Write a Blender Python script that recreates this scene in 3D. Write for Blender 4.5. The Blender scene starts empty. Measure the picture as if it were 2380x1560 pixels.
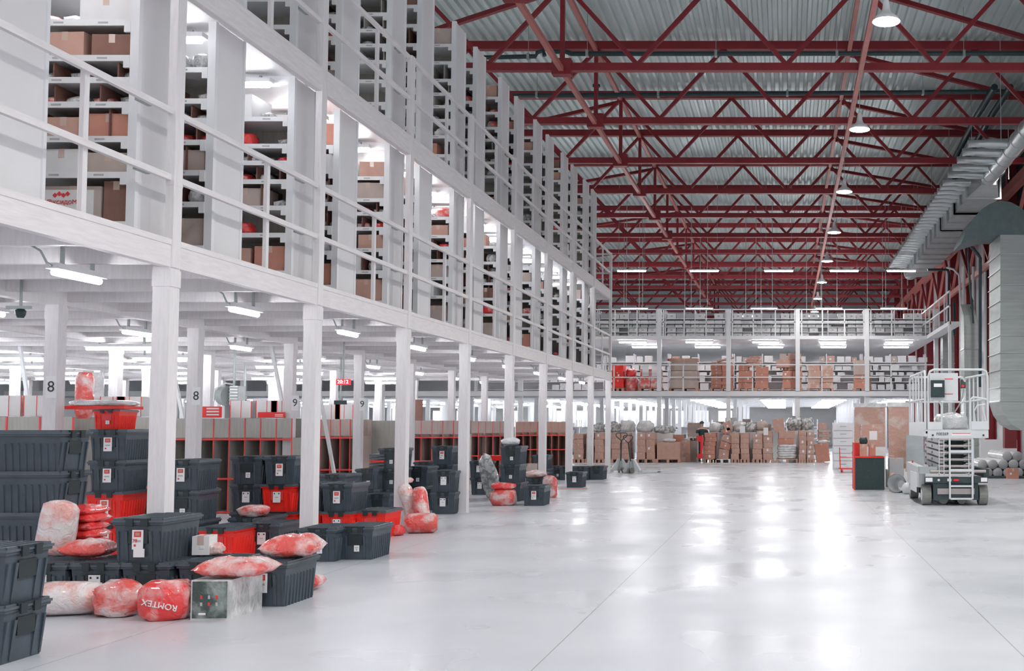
import bpy, math, random
from mathutils import Vector, Matrix, noise
random.seed(7)
C = bpy.context.scene.collection
SC = bpy.context.scene
R = math.radians
PI = math.pi

# ------------------------------------------------------------------ camera
FPX, CX, CY, CAMZ = 2520.0, 1828.0, 875.0, 1.4
PITCH = math.atan(115.0 / FPX)
cam_d = bpy.data.cameras.new('camera'); cam = bpy.data.objects.new('camera', cam_d); C.objects.link(cam)
cam.location = (0, 0, CAMZ); cam.rotation_euler = (R(90) + PITCH, 0, 0)
cam_d.sensor_width = 36; cam_d.lens = FPX / 2380 * 36
cam_d.shift_x = -(CX - 1190) / 2380; cam_d.shift_y = (CY - 780) / 2380
cam_d.clip_end = 300; SC.camera = cam
# ------------------------------------------------------------------ light of the hall beyond the built part
wd = bpy.data.worlds.new('world'); SC.world = wd; wd.use_nodes = True
bg = wd.node_tree.nodes['Background']; bg.inputs[0].default_value = (0.93, 0.95, 1.0, 1); bg.inputs[1].default_value = 0.75
HALL_SPOT_W, TUBE_E, LONG_E = 430.0, 48.0, 55.0
SC.view_settings.view_transform = 'Standard'; SC.view_settings.look = 'None'
SC.view_settings.gamma = 1.0; SC.view_settings.exposure = 0.31; SC.view_settings.use_curve_mapping = False
SC.cycles.max_bounces = 6; SC.cycles.diffuse_bounces = 4; SC.cycles.glossy_bounces = 2
SC.cycles.transmission_bounces = 2; SC.cycles.transparent_max_bounces = 4
SC.cycles.use_adaptive_sampling = True; SC.cycles.adaptive_threshold = 0.06
SC.cycles.sample_clamp_indirect = 6.0; SC.cycles.caustics_reflective = False; SC.cycles.caustics_refractive = False
SC.cycles.use_denoising = True

# ------------------------------------------------------------------ pixel helpers (2380 x 1560 frame) -> world
def ray(px, py):
    dx = (px - CX) / FPX; dz = -(py - CY) / FPX
    return Vector((dx, math.cos(PITCH) - dz * math.sin(PITCH), math.sin(PITCH) + dz * math.cos(PITCH)))
def P(px, py, Y):
    d = ray(px, py); t = Y / d.y
    return Vector((d.x * t, Y, CAMZ + d.z * t))
def PX(px, Y, z=0.7):
    x = (px - CX) / FPX * Y
    return x * (1 + 0.0)
def FL(px, py):
    d = ray(px, py); t = -CAMZ / d.z
    return Vector((d.x * t, d.y * t, 0))

# ------------------------------------------------------------------ materials
MATS = {}
def mat(name, col, rough=0.6, metal=0.0, var=0.06, scale=6.0, bump=0.0, bscale=40.0, stretch=None, coat=0.0, emit=None, estr=0.0, spec=0.5):
    m = bpy.data.materials.new(name); m.use_nodes = True; nt = m.node_tree
    b = nt.nodes['Principled BSDF']
    b.inputs['Base Color'].default_value = (*col, 1); b.inputs['Roughness'].default_value = rough
    b.inputs['Metallic'].default_value = metal; b.inputs['Coat Weight'].default_value = coat
    b.inputs['Specular IOR Level'].default_value = spec
    if emit:
        b.inputs['Emission Color'].default_value = (*emit, 1); b.inputs['Emission Strength'].default_value = estr
    tc = nt.nodes.new('ShaderNodeTexCoord'); mp = nt.nodes.new('ShaderNodeMapping')
    if stretch: mp.inputs['Scale'].default_value = stretch
    nt.links.new(tc.outputs['Object'], mp.inputs[0])
    if var > 0:
        n = nt.nodes.new('ShaderNodeTexNoise'); n.inputs['Scale'].default_value = scale; n.inputs['Detail'].default_value = 3
        nt.links.new(mp.outputs[0], n.inputs['Vector'])
        r = nt.nodes.new('ShaderNodeMapRange'); r.inputs[1].default_value = 0.3; r.inputs[2].default_value = 0.7
        r.inputs[3].default_value = 1 - var; r.inputs[4].default_value = 1 + var
        nt.links.new(n.outputs[0], r.inputs[0])
        mx = nt.nodes.new('ShaderNodeVectorMath'); mx.operation = 'SCALE'; mx.inputs[0].default_value = col
        nt.links.new(r.outputs[0], mx.inputs['Scale']); nt.links.new(mx.outputs[0], b.inputs['Base Color'])
    if bump > 0:
        n2 = nt.nodes.new('ShaderNodeTexNoise'); n2.inputs['Scale'].default_value = bscale
        nt.links.new(mp.outputs[0], n2.inputs['Vector'])
        bp = nt.nodes.new('ShaderNodeBump'); bp.inputs['Strength'].default_value = bump; bp.inputs['Distance'].default_value = 0.02
        nt.links.new(n2.outputs[0], bp.inputs['Height']); nt.links.new(bp.outputs[0], b.inputs['Normal'])
    MATS[name] = m
    return m
def mat2(name, c1, c2, lo=0.45, hi=0.6, scale=5.0, rough=0.3, bump=0.6, bscale=14.0, coat=0.5, rough2=None):
    """two colours in patches with crinkled gloss (wrapped bags, marbled boards)"""
    m = mat(name, c1, rough=rough, var=0, coat=coat); nt = m.node_tree; b = nt.nodes['Principled BSDF']
    tc = nt.nodes.new('ShaderNodeTexCoord')
    oi = nt.nodes.new('ShaderNodeObjectInfo'); ad = nt.nodes.new('ShaderNodeVectorMath'); ad.operation = 'ADD'
    nt.links.new(tc.outputs['Object'], ad.inputs[0]); nt.links.new(oi.outputs['Location'], ad.inputs[1])
    n = nt.nodes.new('ShaderNodeTexNoise'); n.inputs['Scale'].default_value = scale; n.inputs['Detail'].default_value = 4
    nt.links.new(ad.outputs[0], n.inputs['Vector'])
    cr = nt.nodes.new('ShaderNodeValToRGB'); cr.color_ramp.elements[0].position = lo; cr.color_ramp.elements[1].position = hi
    cr.color_ramp.elements[0].color = (*c1, 1); cr.color_ramp.elements[1].color = (*c2, 1)
    nt.links.new(n.outputs[0], cr.inputs[0]); nt.links.new(cr.outputs[0], b.inputs['Base Color'])
    v = nt.nodes.new('ShaderNodeTexNoise'); v.inputs['Scale'].default_value = bscale; v.inputs['Detail'].default_value = 3; v.inputs['Distortion'].default_value = 1.5
    nt.links.new(ad.outputs[0], v.inputs['Vector'])
    bp = nt.nodes.new('ShaderNodeBump'); bp.inputs['Strength'].default_value = bump; bp.inputs['Distance'].default_value = 0.03
    nt.links.new(v.outputs[0], bp.inputs['Height']); nt.links.new(bp.outputs[0], b.inputs['Normal'])
    return m

white = mat('white_paint', (0.80, 0.80, 0.82), 0.5, var=0.03, scale=3)
wood = mat('whitewashed_wood', (0.78, 0.745, 0.755), 0.55, var=0.05, scale=5, stretch=(8, 8, 1), bump=0.12, bscale=10)
woodh = mat('whitewashed_beam', (0.78, 0.74, 0.75), 0.55, var=0.06, scale=4, stretch=(8, 1, 8), bump=0.15, bscale=8)
panelw = mat('white_board', (0.76, 0.745, 0.755), 0.5, var=0.03, scale=2)
deckm = mat('deck_underside', (0.70, 0.69, 0.69), 0.75, var=0.07, scale=1.3, stretch=(1, 6, 1))
shelfw = mat('shelf_white', (0.82, 0.82, 0.84), 0.4, var=0.02)
brownb = mat('brown_fibreboard', (0.19, 0.085, 0.065), 0.7, var=0.12, scale=12)
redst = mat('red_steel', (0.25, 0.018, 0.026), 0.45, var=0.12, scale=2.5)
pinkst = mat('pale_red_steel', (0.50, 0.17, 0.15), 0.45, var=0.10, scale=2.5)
card = mat('cardboard', (0.56, 0.34, 0.275), 0.8, var=0.06, scale=7)
card2 = mat('cardboard_grey', (0.50, 0.41, 0.37), 0.8, var=0.06, scale=7)
card3 = mat('cardboard_red', (0.56, 0.255, 0.19), 0.8, var=0.06, scale=7)
cardd = mat('cardboard_dark', (0.25, 0.13, 0.10), 0.8, var=0.08, scale=7)
cardw = mat('white_carton', (0.80, 0.79, 0.79), 0.6, var=0.03)
tape = mat('packing_tape', (0.62, 0.47, 0.40), 0.25, var=0.03)
palw = mat('pallet_wood', (0.55, 0.33, 0.25), 0.8, var=0.12, scale=10)
darkc = mat('dark_crate_plastic', (0.060, 0.078, 0.098), 0.38, var=0.12, scale=9, bump=0.05, bscale=60)
darkl = mat('dark_lid_plastic', (0.085, 0.105, 0.125), 0.34, var=0.10, scale=9)
latch = mat('black_latch', (0.018, 0.028, 0.032), 0.4, var=0)
redc = mat('red_crate_plastic', (0.86, 0.028, 0.018), 0.35, var=0.06, scale=6)
paper = mat('white_paper', (0.85, 0.84, 0.85), 0.6, var=0)
redp = mat('red_print', (0.72, 0.05, 0.05), 0.5, var=0)
redb = mat('bright_red', (0.85, 0.012, 0.015), 0.3, var=0.05, coat=0.3)
ink = mat('black_ink', (0.03, 0.035, 0.04), 0.6, var=0)
greyp = mat('grey_print', (0.45, 0.45, 0.47), 0.6, var=0)
black = mat('dark_green_black', (0.022, 0.045, 0.045), 0.5, var=0.2, scale=20)
pipem = mat('dark_pipe', (0.018, 0.045, 0.052), 0.4, var=0.1)
galv = mat('galvanised_duct', (0.50, 0.53, 0.54), 0.32, metal=0.65, var=0.08, scale=3, stretch=(1, 1, 3))
galvr = mat('galvanised_riser', (0.40, 0.43, 0.42), 0.45, metal=0.3, var=0.10, scale=2, stretch=(0.6, 1, 6))
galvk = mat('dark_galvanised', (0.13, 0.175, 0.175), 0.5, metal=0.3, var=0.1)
galvd = mat('galvanised_dull', (0.40, 0.44, 0.43), 0.5, metal=0.4, var=0.08, scale=2)
liftg = mat('lift_grey_paint', (0.66, 0.68, 0.69), 0.4, var=0.03)
liftd = mat('lift_dark', (0.035, 0.055, 0.06), 0.5, var=0.2, scale=8)
steelp = mat('dull_steel', (0.42, 0.38, 0.37), 0.4, metal=0.5, var=0.08)
rubber = mat('grey_rubber', (0.23, 0.235, 0.22), 0.7, var=0.12, scale=12)
cubgrey = mat('grey_board', (0.43, 0.415, 0.38), 0.65, var=0.10, scale=3, stretch=(10, 10, 1))
cubpink = mat('warm_board', (0.46, 0.36, 0.33), 0.65, var=0.10, scale=3, stretch=(10, 10, 1))
cubwarm = mat('warm_brown_board', (0.42, 0.27, 0.225), 0.65, var=0.10, scale=3, stretch=(10, 10, 1))
rededge = mat('red_edge', (0.82, 0.06, 0.055), 0.4, var=0)
tube_e = mat('lit_tube', (1, 1, 1), 0.5, var=0, emit=(0.95, 0.97, 1.0), estr=TUBE_E)
long_e = mat('lit_long_tube', (1, 1, 1), 0.5, var=0, emit=(0.95, 0.97, 1.0), estr=LONG_E)
glow_e = mat('lit_disc', (1, 1, 1), 0.5, var=0, emit=(1.0, 0.99, 0.97), estr=60)
clock_e = mat('clock_red', (0.75, 0.01, 0.02), 0.4, var=0, emit=(1, 0.02, 0.04), estr=0.7)
digit_e = mat('clock_digit', (1, 0.8, 0.8), 0.4, var=0, emit=(1, 0.8, 0.8), estr=2.5)
win_e = mat('bright_window', (1, 1, 1), 0.4, var=0, emit=(0.95, 0.98, 1.0), estr=1.6)
wrapr = mat2('wrap_red_white', (0.74, 0.10, 0.085), (0.78, 0.62, 0.60), 0.44, 0.60, 5.0, 0.22, 0.7, 16)
wrapp = mat2('wrap_pale_pink', (0.76, 0.38, 0.34), (0.80, 0.72, 0.71), 0.38, 0.56, 6.0, 0.2, 0.6, 14)
wrapv = mat2('wrap_vivid_red', (0.80, 0.045, 0.045), (0.78, 0.42, 0.40), 0.52, 0.68, 6.0, 0.2, 0.6, 14)
wraps = mat2('wrap_silver', (0.30, 0.31, 0.32), (0.72, 0.72, 0.72), 0.42, 0.58, 12.0, 0.2, 0.9, 22)
wrapw = mat2('wrap_white', (0.66, 0.66, 0.68), (0.84, 0.84, 0.85), 0.4, 0.6, 7.0, 0.3, 0.7, 16)
wrapg = mat2('wrap_green_black', (0.06, 0.085, 0.075), (0.30, 0.34, 0.32), 0.48, 0.66, 7.0, 0.18, 0.5, 12)
wrapgl = mat2('wrap_grey_film', (0.50, 0.51, 0.50), (0.72, 0.72, 0.71), 0.42, 0.6, 6.0, 0.16, 0.5, 12)
wrapb = mat2('wrap_brown_film', (0.55, 0.32, 0.25), (0.62, 0.50, 0.45), 0.5, 0.66, 3.0, 0.2, 0.5, 10)
skin = mat('skin', (0.55, 0.36, 0.28), 0.6, var=0.03)
shirt = mat('dark_shirt', (0.03, 0.06, 0.06), 0.8, var=0.1)
trous = mat('dark_trousers', (0.04, 0.05, 0.06), 0.8, var=0.1)
wallw = mat('wall_panel', (0.72, 0.73, 0.75), 0.45, var=0.03, scale=2)
walld = mat('wall_dark_red', (0.20, 0.03, 0.035), 0.5, var=0.08, scale=2)
darkgr = mat('dark_slat', (0.02, 0.03, 0.04), 0.6, var=0.1)
roofm = mat('roof_sheet', (0.68, 0.79, 0.79), 0.36, metal=0.35, var=0.07, scale=1.2, stretch=(1.5, 0.5, 1))

def floor_mat():
    m = mat('sealed_concrete', (0.66, 0.665, 0.70), 0.22, var=0.0, spec=0.5); nt = m.node_tree; b = nt.nodes['Principled BSDF']
    tc = nt.nodes.new('ShaderNodeTexCoord')
    n = nt.nodes.new('ShaderNodeTexNoise'); n.inputs['Scale'].default_value = 0.7; n.inputs['Detail'].default_value = 5; n.inputs['Roughness'].default_value = 0.55
    nt.links.new(tc.outputs['Object'], n.inputs['Vector'])
    cr = nt.nodes.new('ShaderNodeValToRGB'); cr.color_ramp.elements[0].position = 0.3; cr.color_ramp.elements[1].position = 0.72
    cr.color_ramp.elements[0].color = (0.54, 0.555, 0.59, 1); cr.color_ramp.elements[1].color = (0.63, 0.64, 0.675, 1)
    nt.links.new(n.outputs[0], cr.inputs[0])
    # thin joints every so often: two long ones are seen
    sp = nt.nodes.new('ShaderNodeSeparateXYZ'); nt.links.new(tc.outputs['Object'], sp.inputs[0])
    last = cr.outputs[0]
    for comp, at in (('X', -1.46), ('X', 1.44), ('X', -4.36), ('X', 4.34)):
        s = nt.nodes.new('ShaderNodeMath'); s.operation = 'SUBTRACT'; s.inputs[1].default_value = at; nt.links.new(sp.outputs[comp], s.inputs[0])
        a = nt.nodes.new('ShaderNodeMath'); a.operation = 'ABSOLUTE'; nt.links.new(s.outputs[0], a.inputs[0])
        l = nt.nodes.new('ShaderNodeMath'); l.operation = 'LESS_THAN'; l.inputs[1].default_value = 0.004; nt.links.new(a.outputs[0], l.inputs[0])
        mx = nt.nodes.new('ShaderNodeMix'); mx.data_type = 'RGBA'; nt.links.new(l.outputs[0], mx.inputs[0])
        nt.links.new(last, mx.inputs[6]); mx.inputs[7].default_value = (0.33, 0.31, 0.31, 1); last = mx.outputs[2]
    nt.links.new(last, b.inputs['Base Color'])
    n2 = nt.nodes.new('ShaderNodeTexNoise'); n2.inputs['Scale'].default_value = 0.8; n2.inputs['Detail'].default_value = 2
    nt.links.new(tc.outputs['Object'], n2.inputs['Vector'])
    r = nt.nodes.new('ShaderNodeMapRange'); r.inputs[1].default_value = 0.3; r.inputs[2].default_value = 0.7; r.inputs[3].default_value = 0.22; r.inputs[4].default_value = 0.42
    nt.links.new(n2.outputs[0], r.inputs[0]); nt.links.new(r.outputs[0], b.inputs['Roughness'])
    n3 = nt.nodes.new('ShaderNodeTexNoise'); n3.inputs['Scale'].default_value = 1.1; n3.inputs['Detail'].default_value = 3
    nt.links.new(tc.outputs['Object'], n3.inputs['Vector'])
    bp = nt.nodes.new('ShaderNodeBump'); bp.inputs['Strength'].default_value = 0.02; bp.inputs['Distance'].default_value = 0.02
    nt.links.new(n3.outputs[0], bp.inputs['Height']); nt.links.new(bp.outputs[0], b.inputs['Normal'])
    return m
floorm = floor_mat()

# ------------------------------------------------------------------ mesh builder
class MB:
    def __init__(s): s.v = []; s.f = []; s.mi = []; s.M = None; s.sm = []
    def _add(s, vs, fs, m=0, smooth=False):
        o = len(s.v)
        if s.M is not None: vs = [s.M @ Vector(v) for v in vs]
        s.v += [tuple(v) for v in vs]; s.f += [tuple(i + o for i in f) for f in fs]
        s.mi += [m] * len(fs); s.sm += [smooth] * len(fs)
        return s
    def hexa(s, b, t, m=0):
        return s._add(list(b) + list(t), [(3, 2, 1, 0), (4, 5, 6, 7), (0, 1, 5, 4), (1, 2, 6, 5), (2, 3, 7, 6), (3, 0, 4, 7)], m)
    def box(s, x0, x1, y0, y1, z0, z1, m=0):
        return s.hexa([(x0, y0, z0), (x1, y0, z0), (x1, y1, z0), (x0, y1, z0)], [(x0, y0, z1), (x1, y0, z1), (x1, y1, z1), (x0, y1, z1)], m)
    def fru(s, a, b, z0, c, d, z1, m=0, ox=0, oy=0):
        return s.hexa([(ox-a, oy-b, z0), (ox+a, oy-b, z0), (ox+a, oy+b, z0), (ox-a, oy+b, z0)], [(ox-c, oy-d, z1), (ox+c, oy-d, z1), (ox+c, oy+d, z1), (ox-c, oy+d, z1)], m)
    def bar(s, p0, p1, w, h, m=0, up=(0, 0, 1)):
        p0 = Vector(p0); p1 = Vector(p1); d = (p1 - p0).normalized(); u = Vector(up)
        if abs(d.dot(u)) > 0.98: u = Vector((0, 1, 0))
        r = d.cross(u).normalized(); u = r.cross(d).normalized()
        q = [(-w/2, -h/2), (w/2, -h/2), (w/2, h/2), (-w/2, h/2)]
        return s.hexa([p0 + r*a + u*b for a, b in q], [p1 + r*a + u*b for a, b in q], m)
    def rings(s, rings, m=0, caps=True, smooth=True):
        n = len(rings[0]); vs = [v for r in rings for v in r]; fs = []
        for k in range(len(rings) - 1):
            for i in range(n):
                j = (i + 1) % n; fs.append((k*n+i, k*n+j, (k+1)*n+j, (k+1)*n+i))
        s._add(vs, fs, m, smooth)
        if caps:
            s._add(list(rings[0]), [tuple(range(n - 1, -1, -1))], m); s._add(list(rings[-1]), [tuple(range(n))], m)
        return s
    def tube(s, pts, rad, n=8, m=0, caps=True, smooth=True):
        pts = [Vector(p) for p in pts]; rs = rad if isinstance(rad, (list, tuple)) else [rad] * len(pts)
        rings = []; pr = None
        for k, p in enumerate(pts):
            a = pts[max(k-1, 0)]; b = pts[min(k+1, len(pts)-1)]; d = (b - a).normalized()
            if pr is None:
                u = Vector((0, 0, 1)) if abs(d.z) < 0.9 else Vector((1, 0, 0)); pr = d.cross(u).normalized()
            r = (pr - d * pr.dot(d)).normalized(); pr = r; u = d.cross(r)
            rings.append([p + (r*math.cos(2*PI*i/n) + u*math.sin(2*PI*i/n)) * rs[k] for i in range(n)])
        return s.rings(rings, m, caps, smooth)
    def lathe(s, prof, n=16, m=0, c=(0, 0, 0)):
        rings = [[(c[0] + r*math.cos(2*PI*i/n), c[1] + r*math.sin(2*PI*i/n), c[2] + z) for i in range(n)] for r, z in prof]
        return s.rings(rings, m)
    def build(s, name, mats, parent=None, loc=None, rz=0):
        me = bpy.data.meshes.new(name); me.from_pydata(s.v, [], s.f)
        for mm in (mats if isinstance(mats, (list, tuple)) else [mats]): me.materials.append(mm)
        me.polygons.foreach_set('material_index', s.mi); me.polygons.foreach_set('use_smooth', s.sm)
        me.update()
        o = bpy.data.objects.new(name, me); C.objects.link(o)
        if parent is not None: o.parent = parent
        if loc is not None: o.location = loc
        if rz: o.rotation_euler = (0, 0, rz)
        return o
def tag(o, label, cat, group=None, kind=None):
    if label: o['label'] = label
    if cat: o['category'] = cat
    if group: o['group'] = group
    if kind: o['kind'] = kind
    return o
def thing(name, label, cat, loc=(0, 0, 0), rz=0, group=None):
    o = bpy.data.objects.new(name, None); C.objects.link(o); o.location = loc; o.rotation_euler = (0, 0, rz)
    o.empty_display_size = 0.1
    return tag(o, label, cat, group)
def struct(o): o['kind'] = 'structure'; return o
KIDS = {}
def copy_tree(o, parent=None):
    if o.name not in KIDS: KIDS[o.name] = list(o.children)
    c = o.copy(); C.objects.link(c)
    if parent is not None: c.parent = parent
    for ch in KIDS[o.name]: copy_tree(ch, c)
    return c
USED = set()
def dup(proto, loc, rz=0, label=None, group=None, scale=None):
    if proto.name not in USED:
        KIDS[proto.name] = list(proto.children); USED.add(proto.name); o = proto
        for ch in proto.children_recursive: KIDS[ch.name] = list(ch.children)
    else: o = copy_tree(proto)
    o.location = loc; o.rotation_euler = (0, 0, rz)
    if label: o['label'] = label
    if group: o['group'] = group
    if scale: o.scale = scale
    return o
def text(body, size, m, parent, loc, rot, ext=0.001, align='CENTER'):
    cu = bpy.data.curves.new('lettering', 'FONT'); cu.body = body; cu.size = size; cu.extrude = ext; cu.align_x = align; cu.align_y = 'CENTER'; cu.resolution_u = 3
    f = bpy.data.objects.new('lettering_curve', cu); C.objects.link(f); bpy.context.view_layer.update()
    me = bpy.data.meshes.new_from_object(f.evaluated_get(bpy.context.evaluated_depsgraph_get())); bpy.data.objects.remove(f); bpy.data.curves.remove(cu)
    me.materials.clear(); me.materials.append(m)
    o = bpy.data.objects.new('lettering', me); C.objects.link(o); o.parent = parent; o.location = loc; o.rotation_euler = rot
    return o
ORD = ['first', 'second', 'third', 'fourth', 'fifth', 'sixth', 'seventh', 'eighth', 'ninth', 'tenth', 'eleventh', 'twelfth', 'thirteenth', 'fourteenth', 'fifteenth', 'sixteenth', 'seventeenth', 'eighteenth', 'nineteenth', 'twentieth', 'twenty-first', 'twenty-second', 'twenty-third', 'twenty-fourth']
# ================================================================== THE HALL SHELL
struct(MB().box(-34, 9, -6, 80, -0.2, 0).build('floor', floorm))
XW = 7.4
ROOFZ = 10.95
# corrugated roof sheet
mb = MB(); x = -34.0; pr = [(0, 0), (0.07, 0), (0.10, 0.075), (0.20, 0.075)]
pts = []
while x < XW + 0.3:
    for dx, dz in pr: pts.append((x + dx, ROOFZ + dz))
    x += 0.23
vs = []
for (a, b) in pts: vs += [(a, 6, b), (a, 80, b)]
mb._add(vs, [(2*i, 2*i+1, 2*i+3, 2*i+2) for i in range(len(pts) - 1)])
struct(mb.build('ceiling', roofm))
# walls
mb = MB()
mb.box(XW, XW + 0.15, 6, 80, 0, ROOFZ + 0.1)
y = 6.0
while y < 80: mb.box(XW - 0.012, XW, y, y + 0.03, 0, ROOFZ); y += 1.0
struct(mb.build('wall_right', wallw))
struct(MB().box(-34, XW, 79.85, 80, 0, ROOFZ + 0.1).build('wall_back', wallw))
struct(MB().box(-34.15, -34, -6, 80, 0, ROOFZ + 0.1).build('wall_left', wallw))
# bright windows in the far wall, low strip
k = 0
for i in range(13):
    x = -26.0 + i * 1.75
    k += 1
    o = struct(MB().box(x, x + 1.0, 79.80, 79.84, 1.3, 2.5).build('window_%d' % k, win_e))
    fr = MB(); fr.box(x - .06, x, 79.76, 79.84, 1.24, 2.56); fr.box(x + 1, x + 1.06, 79.76, 79.84, 1.24, 2.56); fr.box(x, x + 1, 79.76, 79.84, 1.24, 1.3); fr.box(x, x + 1, 79.76, 79.84, 2.5, 2.56)
    fr.build('window_frame', white, o)

# ================================================================== ROOF STEEL
ZL, ZU = 8.9, 10.78
TY = [18.4 + 4.0 * i for i in range(15)]
def make_truss():
    t = thing('roof_truss', '', 'roof truss')
    X0, X1 = -26.5, XW - 0.1
    mb = MB(); mb.box(X0, X1, -.09, .09, ZU - .10, ZU + .10); mb.build('top_chord', redst, t)
    mb = MB(); mb.box(X0, X1, -.08, .08, ZL - .08, ZL + .08); mb.build('bottom_chord', redst, t)
    # lattice nodes
    lows = [-25.0 + 3.1 * i for i in range(6)] + [-6.25, -3.12, 0.0, 3.1, 6.2]
    lows = sorted(set(round(a, 2) for a in lows))
    ups = [(lows[i] + lows[i + 1]) / 2 for i in range(len(lows) - 1)]
    for i, u in enumerate(ups):
        for l in (lows[i], lows[i + 1]):
            MB().bar((u, 0, ZU - .08), (l, 0, ZL + .06), .085, .085, up=(0, 1, 0)).build('lattice_bar', redst, t)
    for u in (-4.7, -14.0):
        MB().bar((u, 0, ZU - .1), (u, 0, ZL + .05), .09, .09, up=(0, 1, 0)).build('post', redst, t)
        MB().box(u - .2, u + .2, -.11, .11, ZL - .17, ZL + .17).build('gusset_plate', redst, t)
    MB().bar((6.2, 0, ZL), (XW - .1, 0, ZU), .085, .085, up=(0, 1, 0)).build('end_strut', redst, t)
    return t
tr = make_truss()
for i, y in enumerate(TY):
    lab = 'red steel lattice roof truss, %s one counted from the camera' % ORD[i]
    dup(tr, (0, y, 0), 0, lab, 'roof trusses')
# long ties along the hall, one run per chord level
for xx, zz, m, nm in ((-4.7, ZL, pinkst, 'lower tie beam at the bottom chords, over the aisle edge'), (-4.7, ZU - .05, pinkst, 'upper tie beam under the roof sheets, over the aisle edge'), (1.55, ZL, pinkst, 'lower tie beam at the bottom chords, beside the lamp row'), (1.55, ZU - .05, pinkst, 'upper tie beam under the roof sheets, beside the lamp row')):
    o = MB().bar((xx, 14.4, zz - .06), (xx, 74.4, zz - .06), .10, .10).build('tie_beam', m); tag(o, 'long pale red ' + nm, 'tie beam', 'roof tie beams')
for i, y in enumerate(TY[:12]):
    o = MB().bar((1.6, y, ZU - .22), (7.2, y + 3.9, ZU - .22), .10, .10).build('roof_brace', redst)
    tag(o, 'red slanting roof brace running to the wall from the %s truss' % ORD[i], 'brace', 'roof braces')
    if i % 2 == 1:
        o = MB().bar((-4.8, y, ZU - .22), (-10.4, y + 3.9, ZU - .22), .10, .10).build('roof_brace', redst)
        tag(o, 'red slanting roof brace over the racks from the %s truss' % ORD[i], 'brace', 'roof braces')
# columns, eave beam
for i in range(12):
    y = 26.4 + 4 * i
    mb = MB(); mb.box(XW - .36, XW - .33, y - .13, y + .13, 0, ZU - .2); mb.box(XW - .05, XW - .01, y - .13, y + .13, 0, ZU - .2); mb.box(XW - .33, XW - .05, y - .02, y + .02, 0, ZU - .2)
    o = mb.build('wall_column', redst); tag(o, 'dark red steel wall column, %s along the wall from the camera' % ORD[i], 'column', 'red wall columns')
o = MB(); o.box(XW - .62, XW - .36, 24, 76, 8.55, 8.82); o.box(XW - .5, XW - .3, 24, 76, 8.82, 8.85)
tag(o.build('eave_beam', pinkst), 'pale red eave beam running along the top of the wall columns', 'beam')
for i in range(10):
    y = 30.4 + 4 * i
    for a, b in ((y, y + 2), (y + 4, y + 2)):
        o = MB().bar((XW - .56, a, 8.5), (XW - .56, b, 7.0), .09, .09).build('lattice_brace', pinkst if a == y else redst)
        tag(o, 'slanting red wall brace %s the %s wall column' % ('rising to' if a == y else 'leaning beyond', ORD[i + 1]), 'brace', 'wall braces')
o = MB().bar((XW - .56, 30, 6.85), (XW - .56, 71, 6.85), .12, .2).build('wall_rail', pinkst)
tag(o, 'pale red horizontal rail below the wall braces', 'rail')
# slatted panels made up for the dark area high on the wall
for y0, nm in ((30.55, 'nearer'), (34.55, 'further')):
    o = MB(); o.box(XW - .04, XW - .013, y0, y0 + 3.7, 6.2, 9.9)
    for j in range(16): o.box(XW - .07, XW - .03, y0, y0 + 3.7, 6.3 + j*.22, 6.36 + j*.22)
    tag(o.build('dark_slat_panel', darkgr), 'black slatted panel high on the wall, the %s of two behind the big duct' % nm, 'louvre')

# pipes under the roof
def pipe(path, r, m, label, name='sprinkler_pipe', cat='pipe', hang=()):
    t = thing(name, label, cat, path[0])
    o = Vector(path[0]); MB().tube([Vector(p) - o for p in path], r, 10).build('pipe_run', m, t)
    for h in hang:
        h = Vector(h) - o
        MB().bar(h + Vector((0, 0, -.05)), h + Vector((0, 0, 1.17)), .012, .012, up=(0, 1, 0)).build('hanger_rod', galvd, t)
        MB().box(h.x - .03, h.x + .03, h.y - r - .015, h.y + r + .015, h.z - r - .015, h.z + r + .015).build('hanger_clip', galvd, t)
    return t
zp = P(1800, 125, 24.5).z
def pz(px, Y=24.5, py=125): q = P(px, py, Y); return (q.x, Y, q.z)
pth = [pz(1110, py=134), pz(1245, py=131), pz(1248, py=122), pz(1262, py=118), pz(1266, py=130)]
pipe(pth, .05, pipem, 'short dark pipe with an elbow over the racks, above the first bottom chord', hang=(pz(1228, py=131),))
pth = [pz(1288, py=120), pz(1312, py=119), pz(1328, py=125), pz(1345, py=125), pz(2420, py=124)]
pipe(pth, .055, pipem, 'long dark pipe spanning the aisle just above the nearest bottom chord', hang=(pz(1365), pz(1664), pz(1945), pz(2240)))
q1 = [pz(1150, 28.2, 222), pz(1370, 28.2, 221), pz(1384, 28.2, 221), pz(2340, 28.2, 213)]
t = pipe(q1, .06, pipem, 'second dark pipe across the aisle, with a capped upright stub', hang=(pz(1248, 28.2, 221), pz(1530, 28.2, 220), pz(1830, 28.2, 217), pz(2145, 28.2, 214)))
s = Vector(pz(1386, 28.2, 221)) - Vector(q1[0]); MB().tube([s, s + Vector((0, 0, .22))], .06, 10).build('stub', pipem, t)
MB().tube([s + Vector((0, 0, .22)), s + Vector((0, 0, .28))], .1, 10).build('cap', pipem, t)
for k, (xa, lab) in enumerate(((5.35, 'inner'), (5.75, 'outer'))):
    pipe([(xa, 27.5, 10.1), (xa, 30, 10.1), (xa, 34.0, 9.9), (xa, 34.2, 8.95)], .09, pipem, '%s of two parallel dark pipes running beside the wall under the roof' % lab)

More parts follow.
